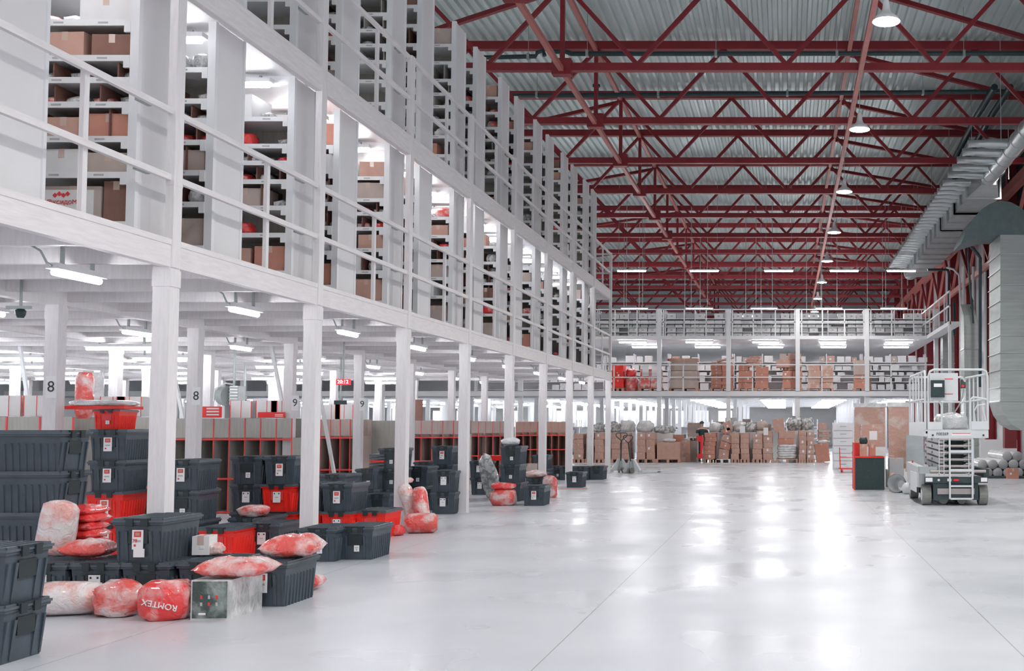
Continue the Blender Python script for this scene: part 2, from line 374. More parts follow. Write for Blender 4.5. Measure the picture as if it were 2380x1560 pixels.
# high bay lamps
def make_highbay():
    t = thing('high_bay_lamp', '', 'pendant lamp')
    MB().bar((0, 0, .35), (0, 0, 1.35), .012, .012).build('cable', galvd, t)
    MB().lathe([(.03, .35), (.05, .30), (.06, .20), (.08, .14), (.17, .07), (.22, .0), (.21, .0), (.17, .04), (.10, .06)], 20).build('shade', white, t)
    MB().lathe([(.002, .02), (.205, .015), (.205, -.004), (.002, -.02)], 20).build('lamp_glass', glow_e, t)
    return t
hb = make_highbay()
HB = [16.25 + 6.02 * i for i in range(9)]
for i, y in enumerate(HB):
    p = P(2060, 35, 16.25) if i == 0 else None
    dup(hb, (1.52, y, 7.55), 0, 'lit round high bay lamp hanging on its cable, %s one from the camera' % ORD[i], 'high bay lamps')
spots = [(1.52, y) for y in [-6, 0, 5, 10.2] + HB] + [(6.2, y) for y in range(4, 40, 12)] + [(-9.5, y) for y in range(2, 76, 12)] + [(-20, y) for y in range(8, 76, 16)]  # spots other than HB are added fill light without lamp bodies
for x, y in spots:
    l = bpy.data.lights.new('high_bay_or_fill_spot', 'SPOT'); l.energy = HALL_SPOT_W; l.spot_size = R(150); l.spot_blend = .5; l.shadow_soft_size = .22; l.color = (1, .985, .96)
    o = bpy.data.objects.new('high_bay_or_fill_spot', l); C.objects.link(o); o.location = (x, y, 7.45 if x == 1.52 else 8.6)

# ================================================================== MEZZANINES
NEAR0 = set(C.objects)
XF = -5.0; B = 2.75; Z1, Z2 = 2.9, 5.24
PY = [6.0 + B * j for j in range(-1, 10)]          # facade post rows, 3.25 ... 30.75
PXs = [XF - B * i for i in range(10)]
def post_mesh(h, w=.14):
    mb = MB(); mb.box(-w, 0, 0, w, 0, h); mb.box(-w - .006, .006, -.006, w + .006, h - .16, h - .02); mb.box(-w - .01, .01, -.01, w + .01, 0, .015)
    return mb
pp = None
for i, x in enumerate(PXs):
    for j, y in enumerate(PY):
        if j == 0 and i > 3: continue
        if i == 0: lab = 'white square post on the aisle edge of the racking deck, %s post from the camera' % ORD[j]
        else: lab = 'white square post under the near deck, %s row in, %s from the camera' % (ORD[i], ORD[j])
        if pp is None:
            pp = post_mesh(2.69).build('deck_post', wood); o = pp
        else: o = pp.copy(); C.objects.link(o)
        o.location = (x, y, 0); tag(o, lab, 'post', 'posts under the near deck')
# decks: one board slab with joists
def deck(name, label, x0, x1, y0, y1, ztop, thick, jd, m, jm, pitch=.92, along=True, beams=()):
    t = thing(name, label, 'deck', (0, 0, 0))
    MB().box(x0, x1, y0, y1, ztop - thick, ztop).build('deck_boards', m, t)
    y = y0 + pitch / 2
    while y < y1 and jd > 0:
        MB().box(x0, x1, y - .03, y + .03, ztop - thick - jd, ztop - thick).build('joist', jm, t); y += pitch
    for bx in beams:
        MB().box(bx - .14, bx, y0, y1, 2.69, ztop - thick).build('bearer', wood, t)
    return t
deck('racking_deck', 'lower white timber deck carrying the first level of racks beside the aisle', -33, XF - .08, 2, 30.81, Z1, .035, .13, deckm, wood, .92, beams=PXs[1:])
deck('racking_deck', 'upper white deck carrying the top level of racks beside the aisle', -31, XF - .08, 2, 30.81, Z2, .05, .10, white, white, 2.75)
# edge beams bay by bay
for lvl, (zb, zt, nm) in enumerate(((2.69, 2.905, 'lower'), (5.0, 5.245, 'upper'))):
    bm0 = None
    for j in range(len(PY) - 1):
        lab = 'whitewashed edge beam of the %s deck, %s bay from the camera' % (nm, ORD[j])
        if bm0 is None:
            mb = MB(); mb.box(-.07, 0, .005, B - .005, zb, zt); mb.box(-.012, .006, .005, B - .005, zt - .035, zt + .012)
            bm0 = mb.build('edge_beam', woodh); o = bm0
        else: o = bm0.copy(); C.objects.link(o)
        o.location = (XF, PY[j] + .07, 0); tag(o, lab, 'beam', 'deck edge beams')
# end beams at the far end of the near decks
for zb, zt, nm in ((2.69, 2.905, 'lower'), (5.0, 5.245, 'upper')):
    tag(MB().box(-31, XF, 30.82, 30.89, zb, zt).build('edge_beam', woodh), 'whitewashed end beam closing the far end of the %s racking deck' % nm, 'beam', 'deck edge beams')
# upper posts (outer strips) from deck up to the top rail
o0 = None
for j, y in enumerate(PY):
    mb = MB()
    if o0 is None:
        mb.box(-.055, .012, 0, .125, 2.69, 6.34); mb.box(-.055, .014, -.003, .128, 3.36, 3.40)
        o0 = mb.build('rail_post', wood); o = o0
    else: o = o0.copy(); C.objects.link(o)
    o.location = (XF, y, 0); tag(o, 'tall white timber rail post rising through both decks, %s from the camera' % ORD[j], 'post', 'tall rail posts')
# railings bay by bay
for base, nm in ((2.9, 'lower'), (5.24, 'upper')):
    r0 = None
    for j in range(len(PY) - 1):
        lab = 'white timber guard railing on the %s deck, %s bay from the camera' % (nm, ORD[j])
        if r0 is None:
            r0 = thing('guard_railing', '', 'railing')
            MB().box(-.05, -.01, .125, B, base + 1.045, base + 1.095).build('top_rail', woodh, r0)
            MB().box(-.05, -.01, .125, B, base + .50, base + .55).build('middle_rail', woodh, r0)
            MB().box(-.085, -.05, 1.70, 1.755, base, base + 1.07).build('baluster', wood, r0)
            for fz in (.525, 1.07): MB().box(-.085, -.05, 2.35, 2.52, base + fz - .03, base + fz + .03).build('bracket', galvd, r0)
            r0['label'] = lab; r0['group'] = 'guard railings'; r0.location = (XF, PY[0], 0)
            KIDS[r0.name] = list(r0.children)
            for c in r0.children: KIDS[c.name] = []
        else:
            o = copy_tree(r0); o.location = (XF, PY[j], 0); o['label'] = lab
# far end railing of the near decks (returns away from the aisle)
for base, nm in ((2.9, 'lower'), (5.24, 'upper')):
    t = thing('guard_railing', 'white end railing across the far end of the %s deck' % nm, 'railing', (0, 30.85, base), 0, 'guard railings')
    MB().box(-9, XF, -.02, .02, 1.045, 1.095).build('top_rail', woodh, t); MB().box(-9, XF, -.02, .02, .5, .55).build('middle_rail', woodh, t)
    for q in (5.5, 6.0, 7.0, 8.0): MB().box(-q - .02, -q + .02, -.02, .02, 0, 1.05).build('baluster', wood, t)
# lamps below the lower deck
def make_tube(length, along_y=True, e=tube_e, conduit=True, name='tube_lamp', hang=.26):
    t = thing(name, '', 'lamp')
    L = length / 2
    if along_y:
        MB().box(-.05, .05, -L, L, .02, .065).build('housing', white, t)
        MB().tube([(0, -L + .03, -.005), (0, L - .03, -.005)], .028, 8).build('tube', e, t)
        if conduit: MB().tube([(0, -L, .04), (0, -L - .06, .06), (-.02, -L - .10, .14), (-.1, -L - .12, .19)], .009, 5).build('cable', galvd, t)
    else:
        MB().box(-L, L, -.05, .05, .02, .065).build('housing', white, t)
        MB().tube([(-L + .03, 0, -.005), (L - .03, 0, -.005)], .028, 8).build('tube', e, t)
    for q in (-.6, .6):
        x, y = (0, q*L) if along_y else (q*L, 0)
        MB().box(x - .012, x + .012, y - .012, y + .012, .06, hang).build('hanger', galvd, t)
    return t
tl = make_tube(.62); tlw = make_tube(1.15, False, tube_e, False)
for i in range(10):  # deepest line is added to brighten the left wall
    for j in range(10):
        y = 6.0 + 2.7 * j; x = -5.72 - B * i
        if i >= 2 and j % 2 == 0: x += .9
        dup(tl if i < 2 else tlw, (x, y, 2.605), 0, 'lit tube lamp under the lower deck, %s line in, %s from the camera' % (ORD[i], ORD[j]), 'tube lamps under the near deck')

# lamps between the racks on both near decks
tla = make_tube(.62, False, tube_e, False, hang=.1)
for j in range(18):
    y = 4.05 + B * (j // 2) + (0 if j % 2 == 0 else 1.35) + .62
    dup(tla, (XF - .85, y, 5.07), 0, 'lit tube lamp in the rack aisle on the lower deck, %s aisle from the camera' % ORD[j], 'tube lamps between the racks')
NEAR = [o for o in C.objects if o not in NEAR0 and o.parent is None]
# ------------------------------------------------------------------ far mezzanine (parallel to the picture)
YB = 43.0
BXs = [5.95 - B * i for i in range(14)]
BYs = [YB + B * j for j in range(10)]
pb = None
for i, x in enumerate(BXs):
    for j, y in enumerate(BYs):
        if j >= 1 and (-4.0 < x < 1.5): 
            if j % 2: continue
        lab = 'white post under the far deck, %s row back, %s from the duct wall' % (ORD[j], ORD[i])
        if pb is None: pb = MB().box(-.17, .0, 0, .15, 0, 2.58).build('deck_post', white); o = pb
        else: o = pb.copy(); C.objects.link(o)
        o.location = (x + .08, y, 0); tag(o, lab, 'post', 'posts under the far deck')
deck('far_deck', 'lower white deck across the end of the hall carrying wrapped pallets', -31, 6.05, YB + .02, 72, 2.77, .04, .12, white, white, 1.375)
deck('far_deck', 'upper white deck across the end of the hall with the top shelving', -31, 6.05, YB + .02, 72, 4.97, .05, .0, white, white, 1.375)
for zb, zt, nm in ((2.58, 2.775, 'lower'), (4.84, 4.975, 'upper')):
    tag(MB().box(-31, 6.05, YB - .06, YB + .02, zb, zt).build('edge_beam', white), 'long white edge beam of the %s deck at the end of the hall' % nm, 'beam', 'far edge beams')
for i, x in enumerate(BXs):
    tag(MB().box(x - .09, x + .08, YB - .08, YB + .1, 2.78, 6.05).build('rail_post', white), 'white upright standing on the far deck edge, %s from the duct wall' % ORD[i], 'post', 'far uprights')
for base, nm in ((2.775, 'lower'), (4.975, 'upper')):
    for i in range(len(BXs) - 1):
        t = thing('guard_railing', 'thin white railing on the %s far deck, %s bay counted from the duct wall' % (nm, ORD[i]), 'railing', (BXs[i + 1] + .08, YB - .02, base), 0, 'far railings')
        w = B - .17
        for h in (.55, 1.05): MB().box(0, w, -.02, .02, h - .022, h + .022).build('rail', white, t)
        for q in ((.33,) if nm == 'lower' else (.02, .34, .68, .98)): MB().box(w*q, w*q + .045, -.02, .02, 0, 1.05).build('baluster', white, t)
# lamps of the far decks
TLX = {h: make_tube(1.15, False, long_e, False, hang=h) for h in (.195, .08, .07, 4.6)}
def far_lamp(x, y, z, lab, h=.195): return dup(TLX[h], (x, y, z), 0, lab, 'long tube lamps at the end of the hall')
for i in range(7):
    for j in (0, 1, 6):  # last row is unseen, added to brighten the space under the deck
        far_lamp(4.65 - B * i + (.15 if j else 0), 44.6 + 2.75 * j, 4.845, 'lit tube lamp under the upper far deck, %s bay from duct wall, %s row' % (ORD[i], ORD[j]), .08)
for r, x in enumerate((5.0, 2.1, -.6, -3.7, -7.2, -10.6, -14, -17.4, -20.8, -24.2, -27.6)):  # lanes after the seventh are added to brighten the far left
    for j in range(8):
        far_lamp(x, 48.0 + 2.75 * j, 2.535, 'lit tube lamp in the %s lane under the lower far deck, %s lamp back' % (ORD[r], ORD[j]))
for i in range(7):
    far_lamp(4.55 - B * i, 45.8, 6.35, 'lit tube lamp, front row over the top far shelving, %s from duct wall' % ORD[i], 4.6)
    far_lamp(4.0 - B * i, 48.8, 6.35, 'lit tube lamp, second row over the top far shelving, %s from duct wall' % ORD[i], 4.6)
for i, px in enumerate((1468, 1637, 1810, 1962, 2095)):
    p = P(px, 630, 42.0); o = far_lamp(p.x, 42.0, p.z, 'long lit tube lamp hung below the trusses before the far decks, %s one' % ORD[i], .07)
    for q in (-.5, .5): MB().bar((q, 0, .06), (q, 0, 4.0), .01, .01).build('suspension_wire', galvd, o)
# ================================================================== GOODS
def carton_mb(w, d, h, seam=True, mt=1):
    mb = MB(); mb.box(-w/2, w/2, -d/2, d/2, 0, h, 0)
    e = .0015
    if seam:
        mb.box(-.025, .025, -d/2 - e, d/2 + e, h - .07, h + e, mt)          # tape over the top and down the ends
        mb.box(-w/2 - e, w/2 + e, -.003, .003, h - .002, h + e * 1.5, mt)
        mb.box(-w/2 - e/2, w/2 + e/2, -d/2 - e/2, d/2 + e/2, h * .985, h * .99, mt)
    return mb
def carton(w, d, h, loc, rz, label, m=None, group=None, name='cardboard_box', cat='box', lab=None, tilt=None):
    m = m or card
    mb = carton_mb(w, d, h, mt=1)
    o = mb.build(name, [m, tape]); o.location = loc; o.rotation_euler = (tilt[0] if tilt else 0, tilt[1] if tilt else 0, rz)
    tag(o, label, cat, group)
    if lab:
        lx, lz, lw, lh = lab
        MB().box(lx*w - lw/2, lx*w + lw/2, -d/2 - .004, -d/2, lz*h - lh/2, lz*h + lh/2).build('paper_label', paper, o)
    return o
def blob_mesh(w, d, h, seed=0, lump=.12, p=2.6, sub=3, flat=True, key=None):
    """a stuffed, wrinkled bag: rounded box with lumps and creases, resting on its flat underside"""
    import bmesh
    bm = bmesh.new(); bmesh.ops.create_icosphere(bm, subdivisions=sub, radius=1)
    so = Vector((seed * 3.7, seed * 1.3, seed * 7.1))
    for v in bm.verts:
        n = v.co.normalized()
        r = (abs(n.x)**p + abs(n.y)**p + abs(n.z)**p) ** (-1 / p)
        q = n * r
        f = 1 + lump * noise.noise(q * 1.6 + so) + lump * .6 * noise.noise(q * 4.5 + so) + lump * .35 * noise.noise(q * 11 + so)
        q = q * f
        if flat and q.z < -.82: q.z = -.82 + (q.z + .82) * .12
        v.co = Vector((q.x * w/2, q.y * d/2, (q.z + .84) * h / 1.84))
    me = bpy.data.meshes.new('bag'); bm.to_mesh(me); bm.free()
    me.polygons.foreach_set('use_smooth', [True] * len(me.polygons)); me.update()
    return me
def bag(w, d, h, loc, rz, label, m, seed=1, lump=.12, p=2.6, name='wrapped_parcel', cat='parcel', group=None, tilt=(0, 0), sub=3):
    me = blob_mesh(w, d, h, seed, lump, p, sub); me.materials.append(m)
    o = bpy.data.objects.new(name, me); C.objects.link(o); o.location = loc; o.rotation_euler = (tilt[0], tilt[1], rz)
    return tag(o, label, cat, group)
def pillow_mesh(w, d, h, seed=0, nx=22, ny=16):
    so = Vector((seed*2.3, seed*5.1, 0)); vs = []; fs = []
    def f(u, v):
        e = max(0, 1 - abs(u)**3.2) * max(0, 1 - abs(v)**3.2); return e ** .5
    for side in (1, -1):
        for j in range(ny + 1):
            for i in range(nx + 1):
                u = -1 + 2*i/nx; v = -1 + 2*j/ny; e = f(u, v)
                n = noise.noise(Vector((u*2.2, v*2.2, side)) + so)*.22 + abs(noise.noise(Vector((u*1.5, v*7, side)) + so))*.22 + noise.noise(Vector((u*9, v*6, side)) + so)*.10
                zz_ = side * e * (1 + n) * (1 if side > 0 else .8)
                pin = 1 - .07*(1 - abs(v))*(abs(u)**4) ; pin2 = 1 - .10*(1 - abs(u))*(abs(v)**4)
                vs.append((u*w/2*pin, v*d/2*pin2, h*.45 + zz_*h*.5))
    N = (nx + 1)*(ny + 1)
    for s_ in (0, 1):
        for j in range(ny):
            for i in range(nx):
                a = s_*N + j*(nx + 1) + i; q = (a, a + 1, a + nx + 2, a + nx + 1); fs.append(q if s_ == 0 else q[::-1])
    for i in range(nx): fs.append((i, i + N, i + 1 + N, i + 1)); k = ny*(nx + 1) + i; fs.append((k, k + 1, k + 1 + N, k + N))
    for j in range(ny): a = j*(nx + 1); fs.append((a, a + nx + 1, a + nx + 1 + N, a + N)); a += nx; fs.append((a, a + N, a + nx + 1 + N, a + nx + 1))
    zm = min(v[2] for v in vs); vs = [(x, y, z - zm) for x, y, z in vs]
    me = bpy.data.meshes.new('pillow'); me.from_pydata(vs, [], fs); me.polygons.foreach_set('use_smooth', [True]*len(fs)); me.update(); return me
def pillow(w, d, h, loc, rz, label, m, seed=1, name='wrapped_parcel', cat='parcel', tilt=(0, 0), group=None):
    me = pillow_mesh(w, d, h, seed); me.materials.append(m)
    o = bpy.data.objects.new(name, me); C.objects.link(o); o.location = loc; o.rotation_euler = (tilt[0], tilt[1], rz); return tag(o, label, cat, group)
# ------------------------------------------------------------------ racks on the near decks
SH2 = [.13, .53, .82, 1.10, 1.30, 1.48, 1.77]
RW = 1.16
def make_rack(sh, h, nm):
    t = thing('shelf_rack', '', 'rack')
    d = .50
    for sx in (-RW, 0):
        MB().box(sx - .02, sx + .02, .03, d, 0, h).build('side_panel', panelw, t)
        MB().box(sx - .035, sx + .035, -.02, .03, 0, h).build('upright', white, t)
        MB().box(sx - .035, sx + .035, d, d + .03, 0, h).build('upright', white, t)
    MB().box(-RW + .035, -.035, d - .01, d + .01, .05, sh[-1] - .02).build('back_board', cubgrey, t)
    for k, z in enumerate(sh):
        s = MB().box(-RW + .02, -.02, .0, d - .01, z - .02, z).build('shelf', shelfw, t)
        MB().box(-RW + .035, -.035, -.018, .0, z - .045, z + .004).build('front_lip', shelfw, s)
        MB().box(-.085, -.035, -.025, .0, z - .10, z + .0).build('shelf_clip', white, s)
        for q in ((-.30, -.22), (-.66, -.58), (-.98, -.90)):
            MB().box(q[0], q[1], -.0205, -.0175, z - .028, z - .014).build('ticket_holder', greyp, s)
    return t
GAPS = [  # dividers between shelf k and k+1 (x positions from the end panel)
    (), (-.30,), (-.28, -.72), (-.15, -.34, -.55, -.8), (-.14, -.33, -.52, -.71, -.9), (-.2, -.45, -.75), ()]
def add_dividers(t, sh, spec, m=brownb):
    for k, xs in enumerate(spec):
        if k >= len(sh) - 1: break
        for x in xs: MB().box(x - .006, x + .006, .01, .48, sh[k], sh[k + 1] - .05).build('divider', m, t)
NEAR1 = set(C.objects)
rackp = make_rack(SH2, 2.2, 'a'); 
SH3 = [.10, .42, .72, .98, 1.20, 1.40, 1.62, 1.9, 2.18]
rack3 = make_rack(SH3, 2.55, 'b')
rows = []
for j in range(-1, 9):
    py = 6.0 + B * j
    rows.append((py - .13, py)); rows.append((py + 1.03, py))
rows = [r for r in rows if r[0] > 4.4]
goods_m = [card, card2, card3, cardw, wraps, wrapw, wrapr, cardd]
rx = XF - .25
small = []
def small_proto(kind):
    if kind == 'packet':
        me = blob_mesh(.16, .22, .07, len(small), .2, 3.0, 2); nm, cat = 'plastic_packet', 'packet'
    elif kind == 'bundle':
        me = blob_mesh(.24, .3, .13, len(small) + 3, .22, 2.4, 3); nm, cat = 'wrapped_bundle', 'bundle'
    return me, nm, cat
PK = {}
def put(kind, mm, loc, rz, sc, label, group):
    key = (kind, mm.name)
    if key not in PK:
        if kind == 'box': me = None
        else:
            me, nm, cat = small_proto(kind); me.materials.append(mm); PK[key] = (me, nm, cat)
    me, nm, cat = PK[key]
    o = bpy.data.objects.new(nm, me); C.objects.link(o); o.location = loc; o.rotation_euler = (0, 0, rz); o.scale = sc
    return tag(o, label, cat, group)
rnd = random.Random(11)
COLN = {'cardboard': 'brown', 'cardboard_grey': 'greyish brown', 'cardboard_red': 'reddish brown', 'white_carton': 'white', 'cardboard_dark': 'dark brown', 'wrap_silver': 'silvery', 'wrap_white': 'white', 'wrap_red_white': 'red and white', 'wrap_vivid_red': 'bright red', 'wrap_pale_pink': 'pale pink'}
BOXME = {}
def shelf_box(w, d, h, m, loc, rz, label, group):
    key = (round(w, 2), round(d, 2), round(h, 2), m.name)
    if key not in BOXME:
        o = carton_mb(w, d, h).build('cardboard_box', [m, tape]); BOXME[key] = o.data
    else:
        o = bpy.data.objects.new('cardboard_box', BOXME[key]); C.objects.link(o)
    o.location = loc; o.rotation_euler = (0, 0, rz); return tag(o, label, 'box', group)
for lvl, (base, proto, sh) in enumerate(((Z1, rackp, SH2), (Z2, rack3, SH3))):
    for ri, (ry, py) in enumerate(rows):
        lab = 'white open rack on the %s near deck, %s from the camera' % (('lower', 'upper')[lvl], ORD[ri])
        t = dup(proto, (rx, ry, base), 0, lab, 'racks on the near decks')
        spec = []
        for k in range(len(sh)):
            if lvl == 0 and k == 1 and ri % 3 == 0: spec.append((-.32,))
            elif k >= (2 if lvl == 0 else 3) and k < len(sh) - 2:
                n = rnd.choice((1, 2, 3, 4)); spec.append(tuple(-RW * (q + rnd.uniform(.3, .7)) / (n + .6) for q in range(n)))
            else: spec.append(())
        if ri < 12: add_dividers(t, sh, spec, brownb if (lvl == 0 or ri % 2) else cubgrey)
        # stock
        for k, z in enumerate(sh):
            gap = (sh[k + 1] - z - .06) if k < len(sh) - 1 else .28
            x = -.06; n = 0
            wh = ('bottom', 'second', 'third', 'fourth', 'fifth', 'sixth', 'seventh', 'eighth', 'top')[k] if k < len(sh) - 1 else 'top'
            if lvl == 1 and rnd.random() < .55: continue
            if ri > 11 and rnd.random() < .45: continue
            while x > -.8 and n < 4:
                big = gap > .22
                where = '%s shelf, %s rack from the camera, %s deck' % (wh, ORD[ri], ('lower', 'upper')[lvl])
                r = rnd.random()
                if big and r < .55:
                    m = rnd.choice((card, card, card2, card3, cardd, cardw)); w = rnd.uniform(.26, .42); h = min(gap * rnd.uniform(.7, .97), .36); d = rnd.uniform(.3, .40)
                    w, h, d = round(w, 1) + .02, round(h, 2), round(d, 1)
                    shelf_box(w, d, h, m, (rx + x - w/2, ry + .03 + d/2, base + z), rnd.uniform(-.05, .05), '%s box, %s in, %s' % (COLN[m.name], ORD[n], where), 'goods on the racks')
                    x -= w + .05
                elif r < .9:
                    big2 = gap > .17 and rnd.random() < .6
                    m = rnd.choice((wraps, wraps, wrapw, wrapr, wrapv, wrapw, wraps)); s = rnd.uniform(.8, 1.15)
                    hh = .13 if big2 else .07; ww = (.24 if big2 else .16) * s
                    put('bundle' if big2 else 'packet', m, (rx + x - ww/2, ry + .03 + .16, base + z), rnd.uniform(-.15, .15), (s, .95, min(1.4, gap * rnd.uniform(.6, .9) / hh)), '%s %s, %s in, %s' % (COLN[m.name], 'bundle' if big2 else 'packet', ORD[n], where), 'goods on the racks')
                    x -= ww + .04
                else: x -= .2
                n += 1
# the big carton with the red print, in the nearest visible rack
RA = [r for r in rows if abs(r[0] - 8.62) < .02][0]
# big printed carton on the nearest rack, white printed cartons further on
ry = RA[0]
for o in list(C.objects):
    if o.get('group') == 'goods on the racks' and 'bottom shelf' in (o.get('label') or '') and o.location.z < 4 and abs(o.location.y - ry) < .6: bpy.data.objects.remove(o)
k0 = Z1 + .13
o = carton(.46, .4, .30, (rx - .50, ry + .24, k0), 0, 'cardboard box with red lettering on the bottom shelf of the nearest fully seen rack', card2)
MB().box(-.22, .17, -.204, -.2, .03, .27).build('white_print_panel', cardw, o)
text('@\u043a\u0441\u0438\u0434\u043eM', .054, redp, o, (-.085, -.207, .17), (R(90), 0, 0), .001)
for q in range(4): 
    d = MB().box(-.014, .014, -.002, .002, -.014, .014).build('printed_diamond', redp, o); d.location = (-.14 + q*.034, -.206, .225 + (.012 if q % 2 else 0)); d.rotation_euler = (0, R(45), 0)
carton(.2, .4, .34, (rx - .15, ry + .24, k0), 0, 'dark brown box at the aisle end of the bottom shelf beside the lettered box', cardd)

# the near decks and racks share one scale, about the camera's standing point
NEAR += [o for o in C.objects if o not in NEAR1 and o.parent is None]
KS = 1.03
for o in NEAR:
    l = o.location; o.location = (l.x*KS, l.y*KS, CAMZ + (l.z - CAMZ)*KS)
    if o.name.startswith('deck_post'): o.location.z = 0; o.scale = (KS, KS, (CAMZ + (2.69 - CAMZ)*KS)/2.69)
    else: o.scale = [q*KS for q in o.scale]
# ------------------------------------------------------------------ lidded crates
def crate_body(m):
    t = MB(); h = .312
    t.fru(.163, .262, .0, .183, .288, h)                                   # tapered tub
    t.fru(.196, .300, h - .012, .197, .301, h + .006)                        # rim
    for s in (-1, 1):
        for k in range(9):                                                     # side ribs
            y = -.235 + k * .0587
            t.hexa([(s*.160, y - .008, .0), (s*.172, y - .006, .0), (s*.172, y + .006, .0), (s*.160, y + .008, .0)][::s],
                   [(s*.176, y - .010, h*.78), (s*.189, y - .004, h*.74), (s*.189, y + .004, h*.74), (s*.176, y + .010, h*.78)][::s])
    for s in (-1, 1):                                                          # end: two channels and a raised middle panel
        for x0, x1 in ((-.105, -.082), (.082, .105), (-.165, -.150), (.150, .165)):
            t.hexa([(x0, s*.258, .01), (x1, s*.258, .01), (x1, s*.268, .01), (x0, s*.268, .01)][::1], [(x0, s*.276, h*.80), (x1, s*.276, h*.80), (x1, s*.298, h*.80), (x0, s*.298, h*.80)])
    return t
def crate_lid():
    t = MB(); z = .318
    t.box(-.203, .203, -.308, .308, z, z + .016)
    t.box(-.185, .185, -.288, .288, z + .016, z + .024)
    for k in range(7):
        y = -.21 + k * .07; t.box(-.16, .16, y - .006, y + .006, z + .024, z + .032)
    for s in (-1, 1):
        t.box(s*.188 - .008, s*.188 + .008, -.29, .29, z + .016, z + .030); t.box(-.185, .185, s*.292 - .008, s*.292 + .008, z + .016, z + .030)
    return t
def make_crate(m, nm, sticker):
    t = thing('storage_crate', '', 'crate')
    b = crate_body(m).build('tub', m, t)
    for s in (-1, 1): MB().box(-.075, .075, s*.284 - .008, s*.284 + .008, .155, .262).build('handle_recess', latch if m is darkc else redp, b)
    l = crate_lid().build('lid', darkl, t)
    for s in (-1, 1):
        c = MB(); c.box(-.085, -.03, s*.313 - .006, s*.313 + .006, .285, .345); c.box(.03, .085, s*.313 - .006, s*.313 + .006, .285, .345)
        c.box(-.10, .10, s*.300 - .012, s*.300 + .012, .336, .350); c.build('latch', latch, l)
    if sticker:
        dx, w, h, z, kind = sticker
        st = MB().box(dx - w/2, dx + w/2, -.297, -.293, z - h/2, z + h/2).build('sticker', paper, t)
        st.rotation_euler = (R(0), 0, 0)
        if kind == 'red':
            MB().box(dx - w*.32, dx + w*.32, -.299, -.297, z + h*.14, z + h*.42).build('printed_mark', redp, st)
            MB().box(dx - w*.2, dx + w*.2, -.3005, -.299, z + h*.20, z + h*.36).build('printed_outline', card3, st)
            MB().box(dx - w*.32, dx - w*.14, -.299, -.297, z - h*.35, z - h*.24).build('printed_dot', redp, st)
            MB().box(dx - w*.3, dx + w*.3, -.299, -.297, z - h*.12, z - h*.02).build('printed_number', greyp, st)
        elif kind == 'abc':
            for q in (-.3, .3): MB().box(dx + q*w - .007, dx + q*w + .007, -.299, -.297, z + h*.28, z + h*.40).build('printed_dot', ink, st)
            MB().box(dx - w*.2, dx + w*.2, -.299, -.297, z - .005, z + .004).build('printed_line', greyp, st)
        else:
            MB().box(dx - w*.3, dx + w*.3, -.299, -.297, z + h*.08, z + h*.22).build('printed_line', greyp, st)
            MB().box(dx - w*.1, dx + w*.1, -.299, -.297, z - h*.3, z - h*.05).build('printed_number', greyp, st)
    return t
ST = {'r': (0.0, .085, .15, .185, 'red'), 's': (0.02, .055, .065, .12, 'plain'), 'a': (0.0, .09, .13, .19, 'abc'), 'n': None}
CR = {}
def crate(kind, loc, rz, label):
    if kind not in CR:
        CR[kind] = make_crate(darkc if kind[0] == 'd' else redc, kind, ST[kind[1]])
    return dup(CR[kind], loc, rz, label, 'lidded storage crates')
CH = .338
def stack(px, Y, kinds, where, rz=0.0, z0=0.0, sy=1.0):
    """px: front left lid corner in the frame; kinds bottom to top"""
    x = (px - CX) / FPX * Y; c = Vector((x + .2, Y + .31*sy, 0))
    n = len(kinds); out = []
    for k, kd in enumerate(kinds):
        col = 'dark grey' if kd[0] == 'd' else 'red'
        if n == 1: lab = '%s lidded crate %s' % (col, where)
        else:
            pos = 'bottom' if k == 0 else ('top' if k == n - 1 else ORD[k] + ' up')
            lab = '%s lidded crate, %s of stack %s' % (col, pos, where)
        j = random.uniform(-.012, .012)
        out.append(crate(kd, (c.x + j, c.y + j, z0 + k * CH), rz + random.uniform(-.03, .03), lab))
        if sy != 1: out[-1].scale = (1, sy, 1)
    return out
# nearest stacks at the frame edge (long side to the camera)
def side_stack(xr, Y, kinds, where):
    for k, kd in enumerate(kinds):
        pos = 'bottom' if k == 0 else ('top' if k == len(kinds) - 1 else ORD[k] + ' up')
        crate(kd, (xr - .31, Y + .2, k * CH), R(90) + random.uniform(-.02, .02), 'dark grey ribbed crate, %s of the stack %s' % (pos, where))
side_stack(-4.55, 6.38, ['dn', 'dn'], 'nearest the camera')
side_stack(-5.97, 8.95, ['dn', 'dn', 'dn', 'dn'], 'behind the front row')
stack(50, 8.36, ['dr'], 'with a red stamped sticker, first in the front row', sy=.93)
stack(174, 8.38, ['da'], 'second in the front floor row', sy=.93)
stack(293, 8.38, ['ds'], 'under the crate numbered 79 in the front floor row', sy=.93)
o = crate('dr', ((286 - CX) / FPX * 8.5 + .2, 8.68, .338), 0.0, 'dark grey lidded crate with sticker 79 standing on the front row')
ex = MB().box(-.03, .055, -.2975, -.2935, .05, .115).build('sticker', paper, o)
text('79', .04, redp, o, (-.02, -.3005, .175), (R(90), 0, 0))
stack(417, 8.42, sy=.93, kinds= ['ds'], where='beside the front corner crate, covered by the red parcels')
stack(558, 8.42, ['dr'], 'at the front corner beside the green boxed parcel')
stack(196, 11.75, ['rr', 'rr', 'dr', 'dr'], 'before the first grey shelving', .12)
stack(375, 11.95, ['dn', 'ds', 'dr'], 'just behind the nearest white post', .08)
stack(462, 11.25, ['rn'], 'behind the white carton, lid half open')
stack(535, 12.45, ['dn'], 'carrying a clear wrapped parcel')
stack(572, 11.7, ['da'], 'with the tall white sticker behind the pillow parcel')
stack(536, 13.3, ['dn', 'da', 'ds'], 'beside the red middled stack')
